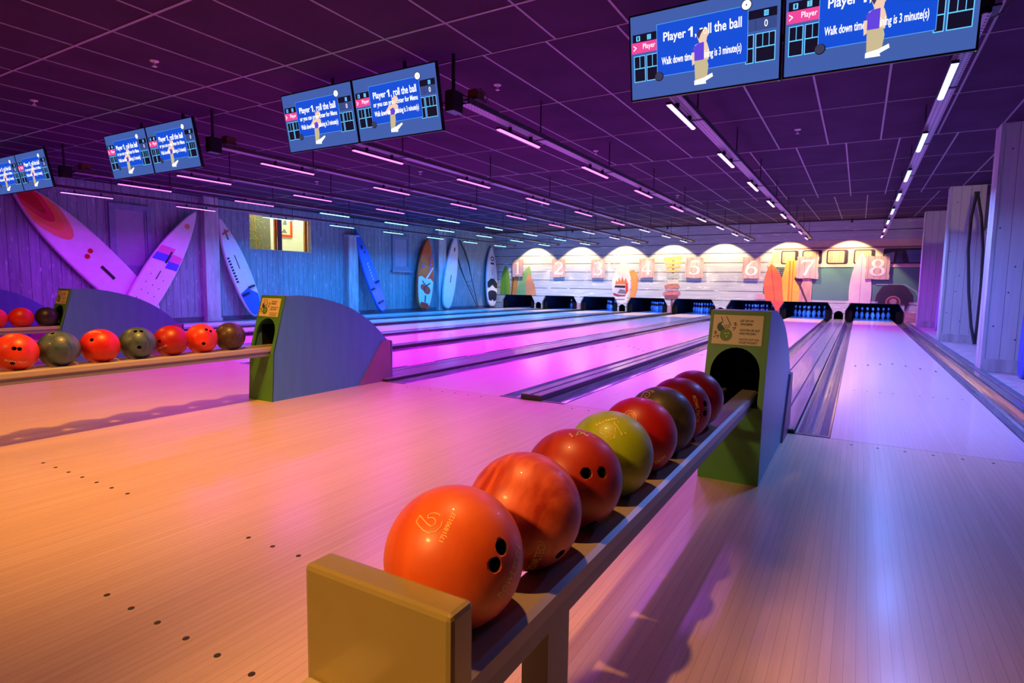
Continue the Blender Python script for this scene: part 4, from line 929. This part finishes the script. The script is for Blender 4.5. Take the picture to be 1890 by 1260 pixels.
# ------------------------------------------------------------------ windows on the left wall
m_frame = mat('blue grey window frame', (.22, .30, .42), .5, noise=.15)
m_blind = mat('closed shutter panel', (.34, .38, .48), .6, noise=.1)
for i, (a, b, z0, z1) in enumerate([(2.05, 2.88, 1.12, 2.53), (10.55, 11.42, 1.40, 2.55)]):
    t = D.objects.new('window_%d' % (i+1), None); COL.objects.link(t); t.location = (LWX, (a+b)/2, z0); t['kind'] = 'structure'
    w = (b-a)/2; h = z1-z0
    mb = MB().box(0, -w, 0, .05, -w+.09, h).box(0, w-.09, 0, .05, w, h).box(0, -w+.09, 0, .05, w-.09, .09).box(0, -w+.09, h-.09, .05, w-.09, h); mb.build('window_frame', m_frame, t)
    mb = MB().box(0, -w+.09, .09, .03, -w+.13, h-.09).box(0, w-.13, .09, .03, w-.09, h-.09).box(0, -w+.13, .09, .03, w-.13, .13).box(0, -w+.13, h-.13, .03, w-.13, h-.09); mb.build('sash', m_frame, t)
    MB().box(0, -w+.13, .13, .012, w-.13, h-.13).build('shutter_panel', m_blind, t)
    MB().box(0, -w-.06, -.07, .10, w+.06, -.005).build('window_sill', m_frame, t)
t = D.objects.new('window_3', None); COL.objects.link(t); t.location = (LWX, 6.26, wz0); t['kind'] = 'structure'
w = (wy1-wy0)/2; h = wz1-wz0
m_jamb = mat('orange pine jamb', lin((225, 150, 60)), .5, noise=.2)
m_fr2 = mat('pale window surround', lin((200, 190, 170)), .5)
MB().box(-.11, -w, 0, .012, -w+.025, h).box(-.11, -w+.025, h-.025, .012, w, h).box(-.11, w-.02, 0, .012, w, h-.025).box(-.11, -w+.025, 0, .012, w-.02, .02).build('window_frame', m_fr2, t)
yb = 6.20-6.26
MB().box(-.10, yb-.0, .02, -.02, yb+.09, h-.025).build('mullion', mat('plum mullion', lin((90, 60, 90)), .5), t)
MB().box(-.17, yb-.06, .0, -.11, yb-.0, h).box(-.17, w-.12, 0, -.11, w-.03, h).build('reveal_jamb', m_jamb, t)
gm = D.materials.new('window glass'); gm.use_nodes = True; nt = gm.node_tree; b = nt.nodes['Principled BSDF']; b.inputs['Transmission Weight'].default_value = 1; b.inputs['Roughness'].default_value = 0; b.inputs['IOR'].default_value = 1.1; b.inputs['Base Color'].default_value = (1, 1, 1, 1)
MB().box(-.065, -w+.03, .02, -.06, w-.02, h-.03).build('pane', gm, t)
# lit room behind
rm = MB().box(LWX-1.3, 4.4, 1.2, LWX-1.25, 9.2, 3.3).box(LWX-1.3, 4.4, 1.15, LWX-.13, 9.2, 1.2).box(LWX-1.3, 4.35, 1.2, LWX-.13, 4.4, 3.3).box(LWX-1.3, 9.2, 1.2, LWX-.13, 9.25, 3.3).box(LWX-1.3, 4.4, 3.3, LWX-.13, 9.2, 3.35).build('wall_inner', mat('cream lit room wall', lin((240, 236, 205)), .8)); struct(rm)
def inroom(px, py, X): p = on(px, py, 0, X); return p.y, p.z
ya, _ = inroom(440, 430, LWX-1.2); ybb, _ = inroom(499, 430, LWX-1.2)
o = MB().box(LWX-1.24, 4.42, 1.22, LWX-1.2, ybb, 3.28).build('grey_screen', mat('dark olive panel', lin((120, 115, 90)), .8)); tag(o, 'dark olive panel seen in the left half of the lit window', 'panel')
t2 = empty('leafy_plant', (LWX-.95, inroom(470, 430, LWX-.95)[0], 1.2), 'yellow green leafy plant behind the left pane of the lit window', 'plant')
m_leaf = mat('yellow green leaf', lin((150, 160, 60)), .6, noise=.4); random.seed(5); mb = MB()
for i in range(260):
    y = random.gauss(0, .16); z = random.uniform(.3, 1.75); x = random.gauss(0, .1); a = random.uniform(0, 2*PI); s = random.uniform(.05, .11); dy, dz = math.cos(a)*s, math.sin(a)*s
    mb.add([(x, y, z), (x+.02, y+dy*.5-dz*.18, z+dz*.5+dy*.18), (x, y+dy, z+dz), (x+.02, y+dy*.5+dz*.18, z+dz*.5-dy*.18)], [(0, 1, 2, 3)])
mb.build('leaves', m_leaf, t2); MB().tube([(0, 0, 0), (.01, .03, .8), (0, 0, 1.6)], .015, 6).build('stem', m_jamb, t2)
py0, pz1 = inroom(515, 395, LWX-1.24); py1, pz0 = inroom(533, 438, LWX-1.24)
po = empty('framed_poster', (LWX-1.245, (py0+py1)/2, pz0), 'red framed poster on the wall of the room behind the lit window', 'poster')
hw_ = (py1-py0)/2+.12; hh_ = .75
MB().box(0, -hw_, 0, .03, hw_, .07).box(0, hw_-.07, .07, .03, hw_, hh_).box(0, -hw_, .07, .03, -hw_+.07, hh_).box(0, -hw_+.07, hh_-.07, .03, hw_-.07, hh_).build('frame', mat('red frame', lin((235, 80, 40)), .4), po)
MB().box(0, -hw_+.07, .07, .01, hw_-.07, hh_-.07).build('picture', mat('cream poster', lin((250, 230, 170)), .6, noise=.1), po)
MB().prism([(.011, -.05, .35), (.011, .05, .6), (.011, .1, .35)], (.002, 0, 0)).prism([(.011, -.1, .12), (.011, .0, .25), (.011, .1, .12)], (.002, 0, 0)).build('motif', mat('grey motif', lin((110, 130, 140)), .6), po)
l = D.lights.new('room_lamp', 'AREA'); l.shape = 'RECTANGLE'; l.size = .6; l.size_y = 3.4; l.energy = 55; l.color = (.95, 1, .8)
lo = D.objects.new('room_lamp', l); COL.objects.link(lo); lo.location = (LWX-.65, 6.8, 3.28)

# ------------------------------------------------------------------ right side pillars and bays
PL = [(.875, 4.65, 1.42), (.925, 9.5, 1.46), (.945, 14.7, 1.46)]
whr = ['nearest broad', 'middle', 'farthest']
for i, (x, y, x1) in enumerate(PL):
    t = empty('timber_pillar', (x, y, 0), '%s pale timber clad pillar on the right side' % whr[i], 'pillar', 'pillars on the right')
    wide = 1.77-x if i == 0 else x1-x
    H = CZ-.002 if i < 2 else czat(14.7)-.003
    MB().box(.02, 0, .16, wide, .30, H).build('cladding', m_pillar, t)
    MB().box(0, -.012, .0, .02, .34, H).box(0.02, -.012, .16, .035, 0, H).build('corner_board', m_post, t)
    MB().box(.02, -.012, 0, wide, .31, .16).build('plinth', m_post, t, bevel=.004)
    mb = MB()
    for (u, v) in ((.09, .55), (.2, .95), (.07, 1.7), (.24, 1.25), (.12, 2.6), (.3, .4)):
        o_ = len(mb.v); mb.lathe([(0, -.001), (.008, -.001), (.009, .0)], 8)
        for k in range(o_, len(mb.v)): vv = mb.v[k]; mb.v[k] = (u+vv[0], vv[2]-.0005, v+vv[1])
    mb.build('knots', m_ink, t)
m_bayw = plank_mat('bay wall boards', 1, .12, 0, (.45, .45, .5), (.33, .34, .4), gap=(.05, .05, .06), gapw=.05, grain=(4, 5, .6), gscale=4)
random.seed(11)
for i, (a, b) in enumerate([(0, 4.64), (4.96, 9.49), (9.81, 14.69)]):
    mb = MB(); y = a
    while y < b-.01:
        y2_ = min(y+.12, b); mb.box(1.60, y+.002, 0, 1.625, y2_-.002, 2.05+random.uniform(-.05, .12)); y = y2_
    o = mb.build('plank_fence', m_bayw); tag(o, ['uneven plank fence in the nearest right bay, beyond the frame edge', 'uneven plank fence between the nearest and middle right pillars', 'uneven plank fence between the middle and farthest right pillars'][i], 'fence', 'bay fences')
t = empty('windsurf_boom', (1.33, 8.95, 0), 'black windsurf boom standing in the bay left of the nearest right pillar', 'boom')
Z = lambda px, py: (lambda p: (p.x-1.33, 0, p.z))(on(px, py, 1, 8.95))
A_ = [Z(1803, 356), Z(1793, 400), Z(1787, 460), Z(1788, 540), Z(1792, 600), Z(1797, 648)]
B_ = [Z(1805, 356), Z(1812, 400), Z(1815, 460), Z(1811, 530), Z(1804, 600), Z(1798, 650)]
for P_ in (A_, B_):
    P_[-1] = (P_[-1][0], 0, .02)
MB().tube(A_, .024, 8).build('boom_arm', m_dark, t); MB().tube([(p[0], .04, p[2]) for p in B_], .024, 8).build('boom_arm', m_dark, t)
MB().tube([(A_[0][0]-.03, .02, A_[0][2]), (B_[0][0]+.03, .02, B_[0][2])], .03, 8).build('end_fitting', m_dark, t)
def lean_board(x, y, L, w, m, label, ry=.0):
    t = empty('leaning_surfboard', (x, y, .0), label, 'surfboard', 'surfboards in the right bays')
    out = board_outline(0, 0, 0, L, w, 20); mb = MB(); mb.prism([(0, a, b) for a, b in out], (.07, 0, 0)); mb.build('board', m, t, bevel=.02)
    MB().prism([(-.001, -.008, .2), (-.001, .008, .2), (-.001, .008, L-.3), (-.001, -.008, L-.3)], (-.001, 0, 0)).build('stringer', c_bl, t)
    t.rotation_euler = (0, ry, 0); return t
lean_board(1.22, 13.4, 2.7, .62, mcol('violet board', (190, 130, 235)), 'purple-lit surfboard between the middle and farthest right pillars', .05)
lean_board(1.16, 4.2, 1.5, .5, mcol('deep blue board', (60, 70, 220)), 'blue board cut off by the right picture edge beside the nearest pillar', .04)

# ------------------------------------------------------------------ lights
def spot(name, loc, tgt, e, colr, size, blend=.6, soft=.08):
    l = D.lights.new(name, 'SPOT'); l.energy = e; l.color = colr; l.spot_size = math.radians(size); l.spot_blend = blend; l.shadow_soft_size = soft
    o = D.objects.new(name, l); COL.objects.link(o); o.location = loc; o.rotation_euler = (Vector(tgt)-Vector(loc)).to_track_quat('-Z', 'Y').to_euler(); return o
WARM = (1, .43, .06)
spot('approach_spot', (-3.5, -2.4, 2.86), (-3.6, -2.3, 0), 460, WARM, 100, .9, .10)
spot('approach_spot', (-1.25, -3.2, 2.86), (-1.1, -3.05, 0), 150, (1, .44, .13), 44, .9, .04)
spot('approach_spot', (-6.6, -2.6, 2.86), (-6.7, -2.4, 0), 330, WARM, 110, .9, .10)
spot('approach_spot', (-1.9, -6.1, 2.86), (-1.05, -3.6, .5), 820, (1, .46, .12), 30, .9, .25)
spot('approach_spot', (-3.8, -5.4, 2.86), (-3.3, -1.6, .3), 380, (1, .44, .11), 62, .9, .25)
spot('approach_spot', (-2.5, -5.4, 2.86), (-.98, -1.25, .5), 330, (1, .62, .28), 18, .8, .2)  # extra narrow spot, added only to brighten the nearest hood's front and sticker
spot('bay_spot', (1.15, 5.3, 2.8), (1.2, 9.5, 2.62), 70, (1, .75, .3), 16, .3, .02)
spot('bay_spot', (1.2, 10.3, 2.85), (1.2, 14.7, 2.7), 50, (1, .75, .3), 14, .3, .02)
W = D.worlds.new('world'); SC.world = W; W.use_nodes = True; W.node_tree.nodes['Background'].inputs[0].default_value = (.3, .12, .5, 1); W.node_tree.nodes['Background'].inputs[1].default_value = .02
